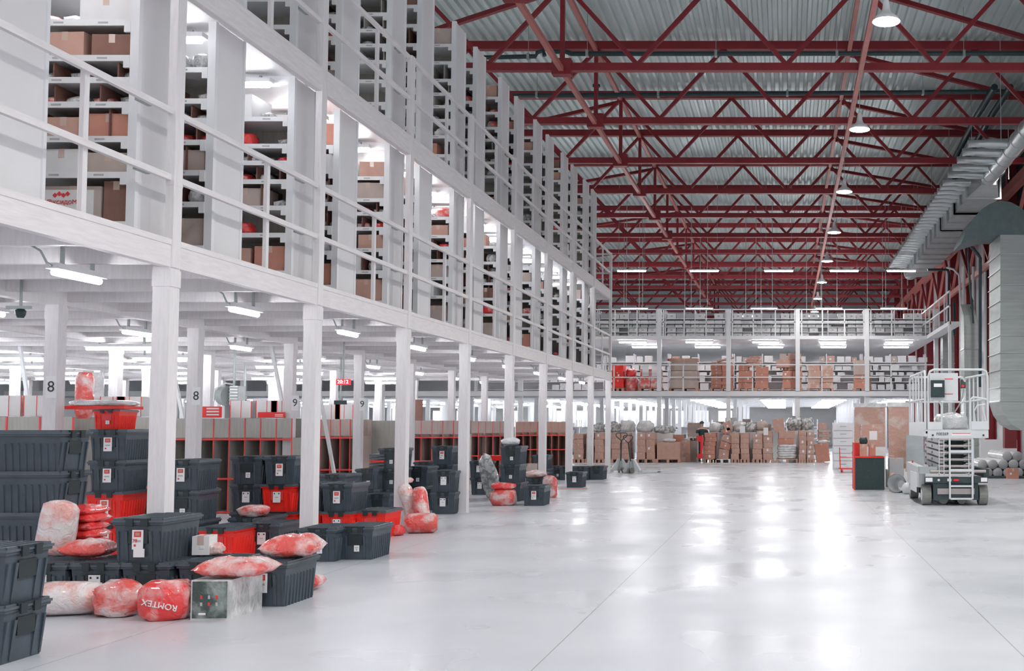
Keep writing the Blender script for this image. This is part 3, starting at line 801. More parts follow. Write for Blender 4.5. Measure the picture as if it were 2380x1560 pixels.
stack(610, 13.3, ['rn', 'ra', 'dr'], 'with the red middle crate')
stack(677, 13.45, ['rn', 'dn'], 'hidden by the second white post')
stack(748, 13.35, ['ra', 'dr'], 'beside the second white post')
stack(829, 13.5, ['rs'], 'at the aisle edge behind the two grey crates')
stack(696, 11.2, ['ds'], 'on the floor behind the pillow parcel, first of two', sy=.93)
stack(781, 11.35, ['ds'], 'on the floor at the aisle, second of two')
stack(742, 15.9, ['dn', 'dn'], 'in the middle rows past the second post')
stack(826, 18.0, ['ds', 'ds'], 'third row past the second post')
stack(878, 18.2, ['dn', 'ds', 'ds'], 'three high beside the third post')
stack(848, 16.7, ['ds'], 'behind the big red crate, on the floor')
stack(945, 19.0, ['dn', 'ds'], 'just behind the third post')
stack(962, 18.0, ['dr'], 'low between the third post and a double stack')
stack(1004, 20.0, ['dn', 'dn', 'dr'], 'before the warm brown shelving')
stack(1000, 17.2, ['da', 'da'], 'two high beside the fourth post')
stack(962, 21.5, ['dn', 'dn'], 'hidden behind the double stack')
stack(1092, 22.0, ['da', 'da'], 'just past the fourth post')
stack(1136, 22.1, ['dr'], 'low beside the stack past the fourth post')
stack(1162, 20.1, ['ds', 'ds', 'ds'], 'tall one before the fifth post')
stack(1213, 19.0, ['dr'], 'with red stamp at the aisle, beside the pink sack')
stack(1224, 21.6, ['ds'], 'behind the red stamped crate at the aisle')
stack(1236, 26.5, ['dn', 'ds'], 'deep behind the sixth post')
stack(1276, 28.2, ['ds'], 'low, first between the sixth and seventh posts')
stack(1300, 28.0, ['dn'], 'low, second between the sixth and seventh posts')
stack(1316, 24.6, ['da'], 'standing alone at the aisle near the seventh post')
stack(1334, 28.0, ['ds'], 'behind the lone crate near the seventh post')
stack(1370, 28.2, ['dn'], 'last one before the corner post')
# small red crate and red lid on top of the mixed stack
o = crate('rs', ((206 - CX) / FPX * 11.9 + .15, 12.15, 4 * CH + .012), .1, 'small red crate on top of the mixed red and grey stack'); o.scale = (.72, .7, .62)
t = thing('crate_lid', 'loose red lid with folded white film lying on the small red crate', 'lid', ((135 - CX) / FPX * 12.0 + .32, 12.3, 4 * CH + .235), .05)
MB().box(-.33, .33, -.2, .2, 0, .035).build('lid_plate', redc, t)
me = blob_mesh(.66, .4, .07, 4, .1, 4); me.materials.append(wrapw); q = bpy.data.objects.new('folded_film', me); C.objects.link(q); q.parent = t; q.location = (0.0, 0, .034)
# stacked loose lids by the third post
for k in range(5):
    o = MB().box(-.18, .06, -.29, .29, 0, .035).build('crate_lid', redc if k == 2 else darkl); o.location = ((880 - CX) / FPX * 18.1, 18.5, 2 * CH + .012 + k * .05)
    tag(o, '%s loose lid, %s from the bottom of the lid pile by the third post' % ('red' if k == 2 else 'dark grey', ORD[k]), 'lid', 'loose lids')
# red shallow tray past the fourth post
tag(MB().fru(.24, .15, 0, .28, .18, .10).build('red_tray', redc, None, ((1125 - CX) / FPX * 22.4 + .2, 22.5, 2 * CH + .01)), 'shallow red tray lying on the crates past the fourth post', 'tray')
# ------------------------------------------------------------------ bags and parcels on the crates and floor
def at(px, Y, z=0.0): return ((px - CX) / FPX * Y, Y, z)
bag(.26, .18, .43, at(136, 8.85, .362), .1, 'tall pale pink bundle in film leaning on the crates behind the front row', wrapp, 2, .07, 5, tilt=(0, R(6)))
for i in range(5): pillow(.34, .3, .10, at(196 + 3*(i % 2), 9.32, .362 + i*.068), -.2 + .07*(i % 3), 'flat red bag in film, %s from the bottom beside the tall pale bundle' % ORD[i], wrapv, 30 + i, group='flat red bags')
pillow(.36, .26, .14, at(218, 8.62, .362), .1, 'small red pillow parcel lying on the front row crates', wrapr, 4)
# roll with red end
t = thing('wrapped_roll', 'thick roll in clear film with a red end, lying before the front crates', 'roll', at(175, 8.10, 0), R(12))
pr = [(.10, -.22), (.125, -.20), (.135, -.1), (.13, .1), (.115, .2), (.05, .27), (.01, .29)]
mb = MB(); rings = []
for r, l in pr: rings.append([(l, r*math.cos(2*PI*i/20) * (1 + .05*math.sin(5*i + l*9)), .127 + r*.93*math.sin(2*PI*i/20)) for i in range(20)])
mb.rings(rings, 0); o = mb.build('film_roll', wrapp, t)
MB().rings([[(-.221 - q, r*math.cos(2*PI*i/14), .125 + r*.9*math.sin(2*PI*i/14)) for i in range(14)] for q, r in ((0, .085), (.012, .08), (.016, .05))]).build('red_end', wrapv, t)
me = blob_mesh(.12, .2, .2, 6, .3, 2); me.materials.append(wrapgl); q = bpy.data.objects.new('loose_film', me); C.objects.link(q); q.parent = t; q.location = (-.26, .05, 0); q.scale = (.5, 1, .8)
bag(.34, .26, .27, at(291, 8.05), .2, 'crumpled clear bag with red contents, between the roll and the lettered sack', wrapr, 7, .22, 2.2)
o = bag(.36, .28, .29, at(400, 7.95), .1, 'red sack in clear film with white upside-down lettering', wrapv, 8, .14, 2.8)
text('ROMTEX', .062, paper, o, (.01, -.136, .12), (R(84), R(180 + 12), 0), .004)
t = thing('boxed_parcel', 'green and black printed box wrapped in grey film at the front of the floor goods', 'parcel', at(455, 7.9), R(2))
w = .288; MB().box(0, w, 0, .50, 0, .285).build('film_wrap', wrapgl, t)
MB().box(.012, w - .03, -.006, .0, .012, .275).build('printed_front', wrapg, t)
for a in range(3):
    for b_ in range(2): MB().box(.07 + a*.055, .085 + a*.055, -.009, -.006, .10 + b_*.05, .125 + b_*.05).build('printed_mark', redp if (a + b_) % 2 else greyp, t)
MB().box(.06, .11, -.009, -.006, .035, .05).build('printed_line', paper, t)
pillow(.52, .34, .14, at(562, 8.06, .287), .06, 'long red pillow parcel in film lying on the green box', wrapr, 9)
pillow(.42, .38, .18, at(689, 8.72, .352), .12, 'red pillow parcel in clear film on the front corner crate', wrapr, 10)
pillow(.26, .26, .12, at(722, 9.35), .12, 'small red parcel on the floor behind the corner crate', wrapr, 12)
bag(.34, .3, .14, at(594, 12.6, .352), .1, 'small clear parcel with red inside on the lone crate behind', wrapr, 13, .2, 2.3)
carton(.13, .16, .15, at(484, 8.85, .362), .1, 'small white box standing behind the crate numbered 79', cardw, lab=(.1, .4, .03, .02))
bag(.13, .12, .09, at(510, 8.85, .362), 0, 'tiny pink bag beside the small white box', wrapp, 14, .2)
# rolls leaning at the third post
def roll(p0, p1, r, m, label, name='wrapped_roll', cat='roll', group=None, seed=1, n=16):
    p0 = Vector(p0); p1 = Vector(p1); mb = MB(); d = (p1 - p0); L = d.length
    pts = []; rr = []
    for k in range(9):
        f = k / 8; pts.append(d * f); e = min(f, 1 - f) * L
        rr.append(r * (min(1, .72 + e / (r * 1.2)) + .05 * noise.noise(Vector((k * 1.7, seed, 0)))))
    mb.tube(pts, rr, n); o = mb.build(name, m); o.location = p0; return tag(o, label, cat, group)
roll(P(968, 1222, 14.3) , P(1000, 1228, 14.5), .01, wrapv, 'thin red strip tucked under the lying roll by the third post')
a = at(945, 14.2); roll((a[0], 14.2, .13), (a[0] + .40, 14.3, .13), .13, wrapr, 'pink red roll lying on the floor by the third post')
roll((at(1002, 14.5)[0] - .06, 14.45, .07), (at(970, 14.5)[0], 14.62, .56), .10, wrapr, 'red and white roll leaning against the others by the third post', seed=3)
roll((at(975, 14.7)[0], 14.66, .1), (at(945, 14.8)[0], 14.72, .60), .095, wrapp, 'white topped roll leaning beside the third post', seed=5)
bag(.17, .15, .08, at(948, 14.9, .62), 0, 'small pink bag on top of the leaning rolls by the third post', wrapp, 21)
bag(.22, .22, .13, at(925, 13.95), .3, 'small deep red bag on the floor at the foot of the third post', wrapv, 22, .2)
bag(.46, .36, .30, at(1173, 19.2), 0, 'big pink sack on the floor at the aisle, by the red stamped crate', wrapr, 23, .1, 3.2)
bag(.44, .34, .12, at(1172, 19.2, .285), .1, 'folded red top of goods on the big pink sack at the aisle', wrapv, 24, .12, 2.6)
bag(.30, .2, .85, at(1152, 21.0, 0), .1, 'silvery brown bag standing behind the tall crate stack', wraps, 25, .2, 3, tilt=(0, R(-14)))
bag(.36, .3, .16, at(1188, 20.4, 3*CH + .015), 0, 'white bag on the tall crate stack at the fifth post', wrapw, 26, .08, 2)
bag(.42, .36, .16, at(1246, 21.9, .352), 0, 'white and pink bags on the crate behind the red stamped one', wrapp, 27, .2, 2.3)
bag(.28, .14, .42, at(1280, 21.3), 0, 'red and white sack standing beyond the aisle crates', wrapr, 28, .1, 4)
carton(.26, .2, .2, at(1235, 24.5, .35), 0, 'small box in the crates deep behind the sixth post', card2)
stack(1222, 24.3, ['dn'], 'under a small box deep by the sixth post')
o = MB().box(-.32, .32, -.15, .15, 0, .006).build('cardboard_sheet', card); o.location = at(1335, 24.2, .001); tag(o, 'flat cardboard sheet on the floor before the lone crate', 'sheet')
# ------------------------------------------------------------------ cubby shelving under the deck
def cubby(name_lab, x0, x1, Y, cols, m, tiers=(.03, .52, 1.21, 1.52), d=.55, ew=.011):
    t = thing('cubby_shelf', name_lab, 'shelving', (x0, Y, 0), 0, 'cubby shelving under the deck')
    W = x1 - x0
    for k, z in enumerate(tiers[:3]):
        MB().box(0, W, .0, d, z - .02, z).build('shelf_board', m, t)
        MB().box(0, W, -.006, .0, z - .022, z + .004).build('red_edging', rededge, t)
    for c in range(cols + 1):
        x = W * c / cols
        MB().box(x - .008, x + .008, 0, d, .03, 1.21).build('divider', m, t)
        MB().box(x - ew, x + ew, -.008, 0, .03, 1.52).build('red_edging', rededge, t)
    MB().box(0, W, d, d + .02, .03, 1.52).build('back_board', m, t)
    MB().box(0, W, .0, .018, 1.21, 1.52).build('front_board', m, t)
    return t
def X(px, Y): return (px - CX) / FPX * Y
cubby('grey and red cubby shelving nearest the camera, with wide bays', X(-60, 14.4), X(172, 14.4), 14.4, 3, cubgrey)
cubby('grey and red cubby shelving set behind the mixed crate stack', X(182, 15.0), X(352, 15.0), 15.0, 3, cubgrey, (.03, .56, 1.23, 1.54))
cubby('grey and red cubby shelving behind the nearest white post, narrow end unit', X(352, 17.5), X(452, 17.5), 17.5, 2, cubgrey, (.03, .56, 1.19, 1.53))
cubby('grey and red cubby shelving with seven narrow bays before the second post', X(462, 17.4), X(680, 17.4), 17.4, 6, cubgrey, (.03, .56, 1.19, 1.53), ew=.007)
cubby('grey and red cubby shelving with slim compartments between the second and third posts', X(700, 20.5), X(838, 20.5), 20.5, 6, cubpink, (.03, .58, 1.18, 1.50), ew=.007)
o = MB().box(0, X(916, 21.2) - X(844, 21.2), 0, .5, 0, 1.50).build('cubby_end_panel', cubgrey); o.location = (X(844, 21.2), 21.2, 0); tag(o, 'plain grey board end of the shelving by the third post', 'panel')
cubby('warm brown cubby shelving behind the three high stack', X(905, 25.0), X(1080, 25.0), 25.0, 7, cubpink, (.03, .60, 1.14, 1.47), ew=.005)
cubby('warm brown cubby shelving between the fourth and fifth posts', X(1096, 28.5), X(1180, 28.5), 28.5, 5, cubpink, (.03, .62, 1.14, 1.46), ew=.005)
cubby('warm brown cubby shelving past the fifth post', X(1200, 31.5), X(1315, 31.5), 31.5, 7, cubwarm, (.03, .72, 1.13, 1.46), ew=.002)
# white bins with red edges standing on the shelving tops
for i, (px, Y, n) in enumerate(((20, 14.7, 1), (85, 14.7, 1), (262, 15.2, 1), (300, 15.2, 1), (560, 17.7, 1), (620, 17.7, 1), (655, 17.7, 1), (770, 20.8, 1), (800, 20.8, 1))):
    o = MB(); o.box(-.17, .17, 0, .3, 0, .28, 0); o.box(-.175, -.165, -.004, 0, 0, .28, 1); o.box(.0, .008, -.004, 0, 0, .28, 1); o.box(.165, .175, -.004, 0, 0, .28, 1)
    o = o.build('file_bin', [cardw, rededge]); o.location = (X(px, Y), Y, 1.53); tag(o, 'white bin with red edges on the shelving top, %s from the camera' % ORD[i], 'bin', 'bins on the shelving')
for i, (px, w, py, h) in enumerate(((487, 54, 975, 26), (630, 62, 978, 13))):
    Y = 17.45; o = MB().box(-w/2/FPX*Y, w/2/FPX*Y, 0, .02, 0, h/FPX*Y).build('red_sign', redb); p = P(px, py, Y); o.location = (p.x, Y, 1.531)
    tag(o, ('red card sign with white upside-down writing on the shelving', 'long low red card with white writing on the shelving')[i], 'sign')
    for r in range(3 if i == 0 else 2):
        hh = h/FPX*Y; MB().box(-.05 if i == 0 else .06, .15 if i == 0 else .19, -.004, 0, hh*(.2 + .27*r), hh*(.34 + .27*r)).build('white_print', cardw, o)
roll((X(196, 14.75), 14.75, 1.50), tuple(P(198, 866, 14.75)), .11, wrapr, 'upright red film roll standing on the near shelving', n=20)
roll((X(226, 15.25), 15.25, 1.53), tuple(P(226, 866, 15.25)), .085, wrapw, 'upright white film roll beside the red one on the near shelving', n=20)
# number plates on the posts
for i, (px, py, Y, ch) in enumerate(((119, 900, 11.5, '8'), (456, 921, 14.25, '8'), (686, 937, 17.0, '9'), (842, 940, 19.75, '9'))):
    p = P(px, py, Y*KS - .016); o = MB().box(-.055, .055, -.004, .004, -.12, .12).build('number_plate', paper); o.location = p
    tag(o, 'white plate with a black %s on the %s post of the second row' % (('eight', 'eight', 'nine', 'nine')[i], ('nearest', 'next', 'third', 'fourth')[i]), 'sign')
    text(ch, .17 if i else .17, ink, o, (0, -.006, 0), (R(90), 0, 0), .001)
# digital clock
p = P(797, 888, 18.0); t = thing('digital_clock', 'red digital clock showing 20:12 hanging under the deck', 'clock', p)
MB().box(-.115, .115, 0, .04, -.048, .048).build('clock_case', clock_e, t); text('20:12', .085, digit_e, t, (0, -.004, 0), (R(90), 0, 0), .001)
MB().bar((0, .02, .05), (0, .02, 2.93 - p.z), .02, .02).build('hanger', galvd, t)
# screens, fan heater, cameras
for i, (px, py, w, h, Y) in enumerate(((790, 943, 28, 24, 21.5), (566, 940, 26, 20, 24.0), (665, 940, 24, 20, 24.0))):
    p = P(px, py, Y); t = thing('monitor', 'dark wall screen under the deck, %s' % ('beneath the red clock', 'beyond the fan heater', 'half hidden by a post')[i], 'screen', p)
    MB().box(-w/2/FPX*Y, w/2/FPX*Y, 0, .05, -h/2/FPX*Y, h/2/FPX*Y).build('screen_panel', black, t); MB().bar((0, .03, 0), (0, .03, 2.93 - p.z), .03, .03).build('stand', galvd, t)
p = P(537, 920, 19.0); t = thing('fan_heater', 'round grey fan heater with louvred front under the deck', 'heater', p)
MB().tube([(-.18, .1, 0), (-.02, 0, 0)], .17, 20).build('fan_drum', galvd, t); MB().box(0, .14, -.05, .2, -.17, .17).build('casing', galv, t)
for k in range(6): MB().box(.0, .15, -.07, -.05, -.15 + k*.055, -.12 + k*.055).build('louvre', greyp, t)
MB().tube([(-.3, 0, -.1), (-.28, 0, .12), (-.1, 0, .22), (.0, .05, .2)], .015, 6).build('hose', white, t); MB().bar((0, .1, .15), (0, .1, 2.93 - p.z), .03, .03).build('hanger', galvd, t)
p = P(45, 815, 11.0); t = thing('security_camera', 'small dark dome camera on a bracket under the deck', 'camera', (p.x, p.y, 2.5))
MB().lathe([(.03, .0), (.045, .03), (.05, .07), (.03, .09)], 14).build('dome', black, t); MB().box(-.14, .1, -.02, .02, .09, .12).build('bracket', galvd, t)
MB().bar((0, 0, .12), (0, 0, .42), .02, .02).build('stem', galvd, t)
for i, (px, py, px2, py2) in enumerate(((55, 862, 66, 938), (408, 885, 420, 945), (650, 905, 664, 978), (742, 910, 752, 965))):
    a = P(px, py, 18.8); c = P(px2, py2, 18.8); d = (a - c); o = MB().bar(c + d*((0.0 - c.z)/d.z), c + d*((2.9 - c.z)/d.z), .05, .05).build('slanting_strut', white); tag(o, 'white slanting strut under the deck, %s from the camera' % ORD[i], 'strut', 'slanting struts')
t = thing('dark_red_door_leaf', 'tall dark brown panel standing beyond the shelving, past the third post', 'panel', (X(973, 31), 31.0, 0)); MB().box(-.11, .11, 0, .05, 0, 2.15).build('leaf', cardd, t); MB().box(-.2, -.11, 0, .05, 0, 2.15).build('frame', pinkst, t)
# ================================================================== END OF THE HALL: PALLETS
def pallet(w, d, loc, label, m=palw):
    t = thing('wooden_pallet', label, 'pallet', loc, 0, 'pallets')
    MB().box(-w/2, w/2, -d/2, d/2, .115, .14).build('top_boards', m, t)
    for q in (-w/2, -.05, w/2 - .1): MB().box(q, q + .1, -d/2, d/2, .02, .115).build('block', m, t); MB().box(q, q + .1, -d/2, d/2, .0, .02).build('runner', m, t)
    return t
def block_stack(px0, px1, pyt, Y, zb, rows, cols, m, where, d=.8, pal=True, sticker=True, jit=.02, wrapped=False):
    x0 = (px0 - CX)/FPX*Y; x1 = (px1 - CX)/FPX*Y; w = x1 - x0; top = P(px0, pyt, Y).z
    z0 = zb
    if pal: pallet(w + .06, d, ((x0 + x1)/2, Y + d/2, zb), 'wooden pallet under the %s' % where); z0 = zb + .142
    ch = (top - z0)/rows; cw = w/cols
    for r in range(rows):
        for c in range(cols):
            h = ch - .004
            o = carton(cw - .012, d - .04, h, (x0 + cw*(c + .5) + rnd.uniform(-jit, jit), Y + d/2 + rnd.uniform(-jit, jit), z0 + r*ch + .001), rnd.uniform(-jit, jit), '%s box, %s row up, %s across, %s' % (COLN.get(m.name, 'brown'), ORD[r], ORD[c], where), m, 'boxes on pallets', lab=(rnd.uniform(-.2, .2), .6, .07, .09) if sticker and rnd.random() < .3 else None)
    return x0, x1, top
ZD = 2.775; YD = 43.35
block_stack(1422, 1448, 846, YD, ZD, 3, 1, redc, 'bright red wrapped stack on the far deck', sticker=True)
for i, (px, py, w, h, m) in enumerate(((1463, 906, .55, .62, wrapr), (1462, 868, .42, .35, wrapv), (1478, 906, .3, .5, wrapw))):
    q = (px - CX)/FPX*YD; bag(w, .5, h, (q, YD + .5 + .1*i, ZD + (0 if py > 900 else .6)), 0, '%s wrapped bundle on the far deck beside the bright red stack' % ('red and white', 'upper red', 'pale white')[i], m, 30 + i, .15, 3)
block_stack(1486, 1536, 858, YD, ZD, 2, 2, wrapr, 'pink wrapped far deck pallet', sticker=False)
for q in (1500, 1522): tag(MB().box(-.13, .13, -.01, 0, 0, .42).build('paper_sheet', paper, None, ((q - CX)/FPX*YD, YD - .005, ZD + .62)), 'white sheet on the pink wrapped pallet, %s' % ('first of two' if q == 1500 else 'second of two'), 'sheet')
block_stack(1556, 1620, 862, YD, ZD, 2, 2, card2, 'far deck pallet under the flat cartons', d=1.0, wrapped=True)
x = (1588 - CX)/FPX*YD
carton(1.05, .6, .30, (x, YD + .4, P(0, 861, YD).z), 0, 'wide brown carton on the big brown pallet, far deck', card2); 
carton(1.15, .5, .12, (x, YD + .4, P(0, 861, YD).z + .37), 0, 'flat pink carton crowning the tall brown pallet, far deck', card)
carton(1.0, .5, .065, (x, YD + .4, P(0, 861, YD).z + .303), 0, 'thin brown carton below the flat pink one, far deck', card2)
o = MB().box(0, .09, 0, .3, 0, .08).build('red_end_cap', redp, None, (x - .66, YD + .2, P(0, 861, YD).z + .40)); tag(o, 'small red end cap on the topmost flat carton, far deck', 'cap')
block_stack(1652, 1703, 842, YD, ZD, 8, 2, card3, 'stack of flat cartons on the far deck', sticker=False)
o = carton(.7, .4, .06, ((1685 - CX)/FPX*YD, YD + .4, P(0, 838, YD).z + .03), 0, 'loose flat carton sliding on the flat stack, far deck', card, tilt=(0, R(-14)))
block_stack(1716, 1752, 862, YD, ZD, 3, 1, card3, 'lower messy stack on the far deck'); block_stack(1756, 1786, 852, YD, ZD, 3, 1, card3, 'upper messy stack on the far deck')
for i in range(5): carton(.5 - .02*i, .4, .085, ((1750 + 4*math.sin(i*2) - CX)/FPX*YD, YD + .45, P(0, 852, YD).z + .005 + i*.09), rnd.uniform(-.15, .15), 'flat brown carton, %s of the loose pile on the messy stack' % ORD[i], card, 'loose flat cartons')
for i in range(3): carton(.4, .4, .08, ((1728 - CX)/FPX*YD, YD + .4, P(0, 861, YD).z + i*.085), rnd.uniform(-.1, .1), 'flat brown carton, %s of the low pile on the messy stack' % ORD[i], card3, 'loose flat cartons')
block_stack(1818, 1864, 862, YD, ZD, 2, 2, card3, 'pallet under the big square cartons, far deck')
z = P(0, 861, YD).z
carton(.24, .5, .12, ((1826 - CX)/FPX*YD, YD + .4, z), 0, 'small brown box under the big square cartons', cardd); carton(.5, .5, .12, ((1848 - CX)/FPX*YD, YD + .4, z), 0, 'low brown box under the big square cartons', card)
carton(.66, .6, .30, ((1823 - CX)/FPX*YD, YD + .4, z + .125), 0, 'big square brown carton, lower one on the far deck pile', card); carton(.36, .6, .28, ((1853 - CX)/FPX*YD, YD + .4, z + .125), 0, 'brown carton beside the big square one, far deck pile', card)
carton(.27, .5, .25, ((1820 - CX)/FPX*YD, YD + .4, z + .43), 0, 'square brown carton at the top of the far deck pile', card2); carton(.53, .5, .27, ((1847 - CX)/FPX*YD, YD + .4, z + .43), 0, 'wider brown carton at the top of the far deck pile', card)
block_stack(1878, 1936, 848, YD, ZD, 4, 2, wrapb, 'film wrapped brown pallet on the far deck', sticker=False)
block_stack(1986, 2024, 872, YD, ZD, 2, 1, card3, 'two tone far deck pallet'); o = carton(.64, .6, .58, ((2005 - CX)/FPX*YD, YD + .4, P(0, 871, YD).z), 0, 'pale wrapped carton on the two tone pallet, far deck', card2)
# far racks with white boxes
def far_rack(z0, zs, Y, nm, bay):
    t = thing('long_shelf_rack', '', 'rack')
    w = 2.70
    for q in (0, .45, .9): 
        for yy in (0, .45): MB().box(w*q*1.0 - .02 + (0 if q < .9 else w*.1 - .02), w*q + .02 + (0 if q < .9 else w*.1 - .02), yy - .02, yy + .02, 0, zs[-1] + .35).build('upright', white, t)
    for z in zs:
        MB().box(0, w, 0, .45, z - .03, z).build('shelf', shelfw, t)
    MB().box(0, w, .46, .47, 0, zs[-1]).build('back_board', white, t)
    return t
ZS2 = [.18, .52, .80, 1.02, 1.36]; ZS3 = [.06, .31, .52, .67, .86]
r2 = far_rack(0, ZS2, 0, '', 0); r3 = far_rack(0, ZS3, 0, '', 0)
bx2 = {}
def fbox(w, h, m, loc, label, nm='carton'):
    k = (w, h, m.name, nm)
    if k not in bx2:
        mb = MB(); mb.box(-w/2, w/2, -.18, .18, 0, h, 0); mb.box(-w*.12, w*.12, -.183, -.18, h*.35, h*.6, 1); bx2[k] = mb.build(nm, [m, shelfw if nm == 'carton' else greyp]); o = bx2[k]
    else: o = bx2[k].copy(); C.objects.link(o)
    o.location = loc; return tag(o, label, 'box', 'cartons on the far racks')
for i in range(7):
    x0 = BXs[i + 1] + .05
    dup(r2, (x0, 46.4, ZD), 0, 'white rack of cartons behind the lower far deck pallets, %s from the duct wall' % ORD[i], 'far racks')
    dup(r3, (x0, 44.7, 4.975), 0, 'white rack with grey bins on the upper far deck, %s from duct wall' % ORD[i], 'far racks')
    if i > 5: continue
    for k, z in enumerate(ZS2):
        x = x0 + .1; n_ = 0
        while x < x0 + 2.45:
            w = rnd.choice((.22, .3, .36)); h = rnd.choice((.16, .2)) if k in (2, 3) else rnd.choice((.2, .24, .27))
            if k in (2,): h = .12
            if rnd.random() < .85: fbox(w, h, rnd.choice((cardw, cardw, cardw, card2 if k == 4 else cardw, card if k == 4 else wrapw)), (x + w/2, 46.6, ZD + z), '%s carton on the %s shelf, %s rack from the duct wall, lower far deck' % (ORD[n_], ORD[k], ORD[i]))
            n_ += 1
            x += w + rnd.choice((.03, .06, .12))
    for k, z in enumerate(ZS3):
        x = x0 + .06; n_ = 0
        while x < x0 + 2.5:
            w = .36 if k in (0, 1, 4) else .3; h = (.2, .17, .09, .12, .22)[k]
            if rnd.random() < .9: fbox(w, h, rnd.choice((cardw, galvd)) if k in (2, 3) else rnd.choice((cardw, greyp, cardw)), (x + w/2, 44.95, 4.975 + z), '%s bin on the %s shelf, %s rack from the duct wall, upper far deck' % (ORD[n_], ORD[k], ORD[i]), 'storage_bin')
            n_ += 1
            x += w + .03
# ------------------------------------------------------------------ pallets on the ground before the far deck
YG = 41.3
g = lambda *a, **k: block_stack(a[0], a[1], a[2], YG, 0, *a[3:], **k)
g(1334, 1357, 1008, 5, 1, card, 'single tall pallet seen between the last deck posts'); g(1362, 1380, 1006, 5, 1, card2, 'narrow pallet stack behind the last deck posts')
g(1382, 1404, 1006, 4, 1, card, 'pallet just inside the corner post'); g(1422, 1464, 1006, 5, 2, card, 'ground pallet behind the hand pallet trucks')
g(1481, 1522, 1006, 4, 2, card, 'ground pallet beside the big open carton')
x0, x1, tp = g(1526, 1580, 1028, 1, 1, card, 'big low open carton', sticker=False); bag(.5, .5, .14, ((x0 + x1)/2, YG + .4, tp), 0, 'white film heap on the big low carton', wrapw, 40)
carton(.62, .5, 1.05, ((1569 - CX)/FPX*42.4, 42.7, .0), 0, 'tall brown carton standing behind the big low one', card3)
carton(.34, .5, .84, ((1594 - CX)/FPX*42, 42.3, 0), 0, 'narrow film wrapped box beside the big low carton', wrapb)
carton(.32, .5, .82, ((1611 - CX)/FPX*42, 42.5, 0), .1, 'greyish box by the red hand truck', card2); carton(.26, .4, .1, ((1610 - CX)/FPX*42, 42.5, .82), 0, 'small black box on the greyish box by the red hand truck', liftd)
carton(.5, .4, .55, ((1612 - CX)/FPX*43.6, 43.9, .97), 0, 'grey brown carton high behind the red hand truck', card2); carton(.5, .4, .965, ((1612 - CX)/FPX*43.6, 43.9, 0), 0, 'white base box beneath the high grey brown carton', cardw)
g(1637, 1664, 1006, 6, 1, card3, 'uneven stack beside the red hand truck', jit=.04)
for i, (px, py, w, h, tl_) in enumerate(((1681, 1067, .38, .36, 4), (1683, 1044, .40, .26, 18), (1688, 1026, .42, .24, 22), (1690, 1008, .30, .20, -18), (1694, 1000, .28, .34, -20))):
    p = P(px, py, YG); carton(w, .5, h, (p.x, YG + .4, max(p.z, .14 if i == 0 else 0)), 0, 'tilted brown box, %s from the floor in the slumping stack' % ORD[i], card3 if i % 2 else card, 'slumping stack', lab=(0, .5, .06, .06), tilt=(0, R(tl_)))
pallet(.7, .8, ((1678 - CX)/FPX*YG, YG + .4, 0), 'white pallet under the slumping stack', white)
g(1700, 1719, 1006, 5, 1, card, 'tall stack left of the sheet marked one'); g(1721, 1741, 1006, 5, 1, card, 'tall stack with a white sheet'); 
tag(MB().box(-.1, .1, -.006, 0, 0, .26).build('paper_sheet', paper, None, ((1726 - CX)/FPX*YG, YG - .03, 1.13)), 'white sheet taped to the tall stack in the middle of the ground pallets', 'sheet')
g(1750, 1772, 1008, 5, 1, card, 'stepped stack in the middle of the ground pallets'); g(1774, 1796, 1002, 5, 1, card, 'tall stack beside the stepped stack')
tag(MB().box(-.09, .09, -.006, 0, 0, .28).build('paper_sheet', paper, None, ((1780 - CX)/FPX*YG, YG - .03, 1.05)), 'white sheet taped to the stack beside the stepped stack', 'sheet')
pallet(.85, .8, ((1830 - CX)/FPX*YG, YG + .4, 0), 'wooden pallet under the white sacks')
for i in range(6): bag(.74, .6, .11, ((1829 + (i % 2) - CX)/FPX*YG, YG + .4, .142 + i*.088), rnd.uniform(-.05, .05), 'white sack, %s from the bottom of the sack pile' % ORD[i], wrapw, 50 + i, .1, 4, 'white_sack', 'sack', 'white sacks')
carton(.60, .5, .22, ((1826 - CX)/FPX*YG, YG + .4, .70), 0, 'red brown carton lying on the white sacks', card3); carton(.62, .5, .28, ((1828 - CX)/FPX*YG, YG + .4, .925), .05, 'brown carton under the leaning one, on the white sacks', card)
carton(.42, .4, .52, ((1812 - CX)/FPX*YG, YG + .4, 1.16), 0, 'leaning brown carton on top of the pile over the white sacks', card, tilt=(0, R(-8)))
g(1856, 1873, 1001, 6, 1, card, 'narrow pair of stacks, first'); g(1875, 1892, 1004, 6, 1, card, 'narrow pair of stacks, second')
carton(.52, .5, .72, ((1914 - CX)/FPX*YG, YG + .35, .02), 0, 'big red brown carton tilting beside the white drawers', card3, tilt=(0, R(-7)))
bag(.5, .5, .16, ((1914 - CX)/FPX*YG, YG + .35, .72), 0, 'white film over the tilting carton', wrapw, 61)
for i in range(4): carton(.46, .4, .09, ((1916 - CX)/FPX*YG, YG + .4, .88 + .094*i), rnd.uniform(-.2, .2), 'flat brown pack, %s in the pile over the tilting carton' % ORD[i], card2 if i % 2 else card, 'flat packs')
carton(.30, .4, .24, ((1913 - CX)/FPX*YG, YG + .4, 1.27), 0, 'brown box at the very top beside the white drawers', card)
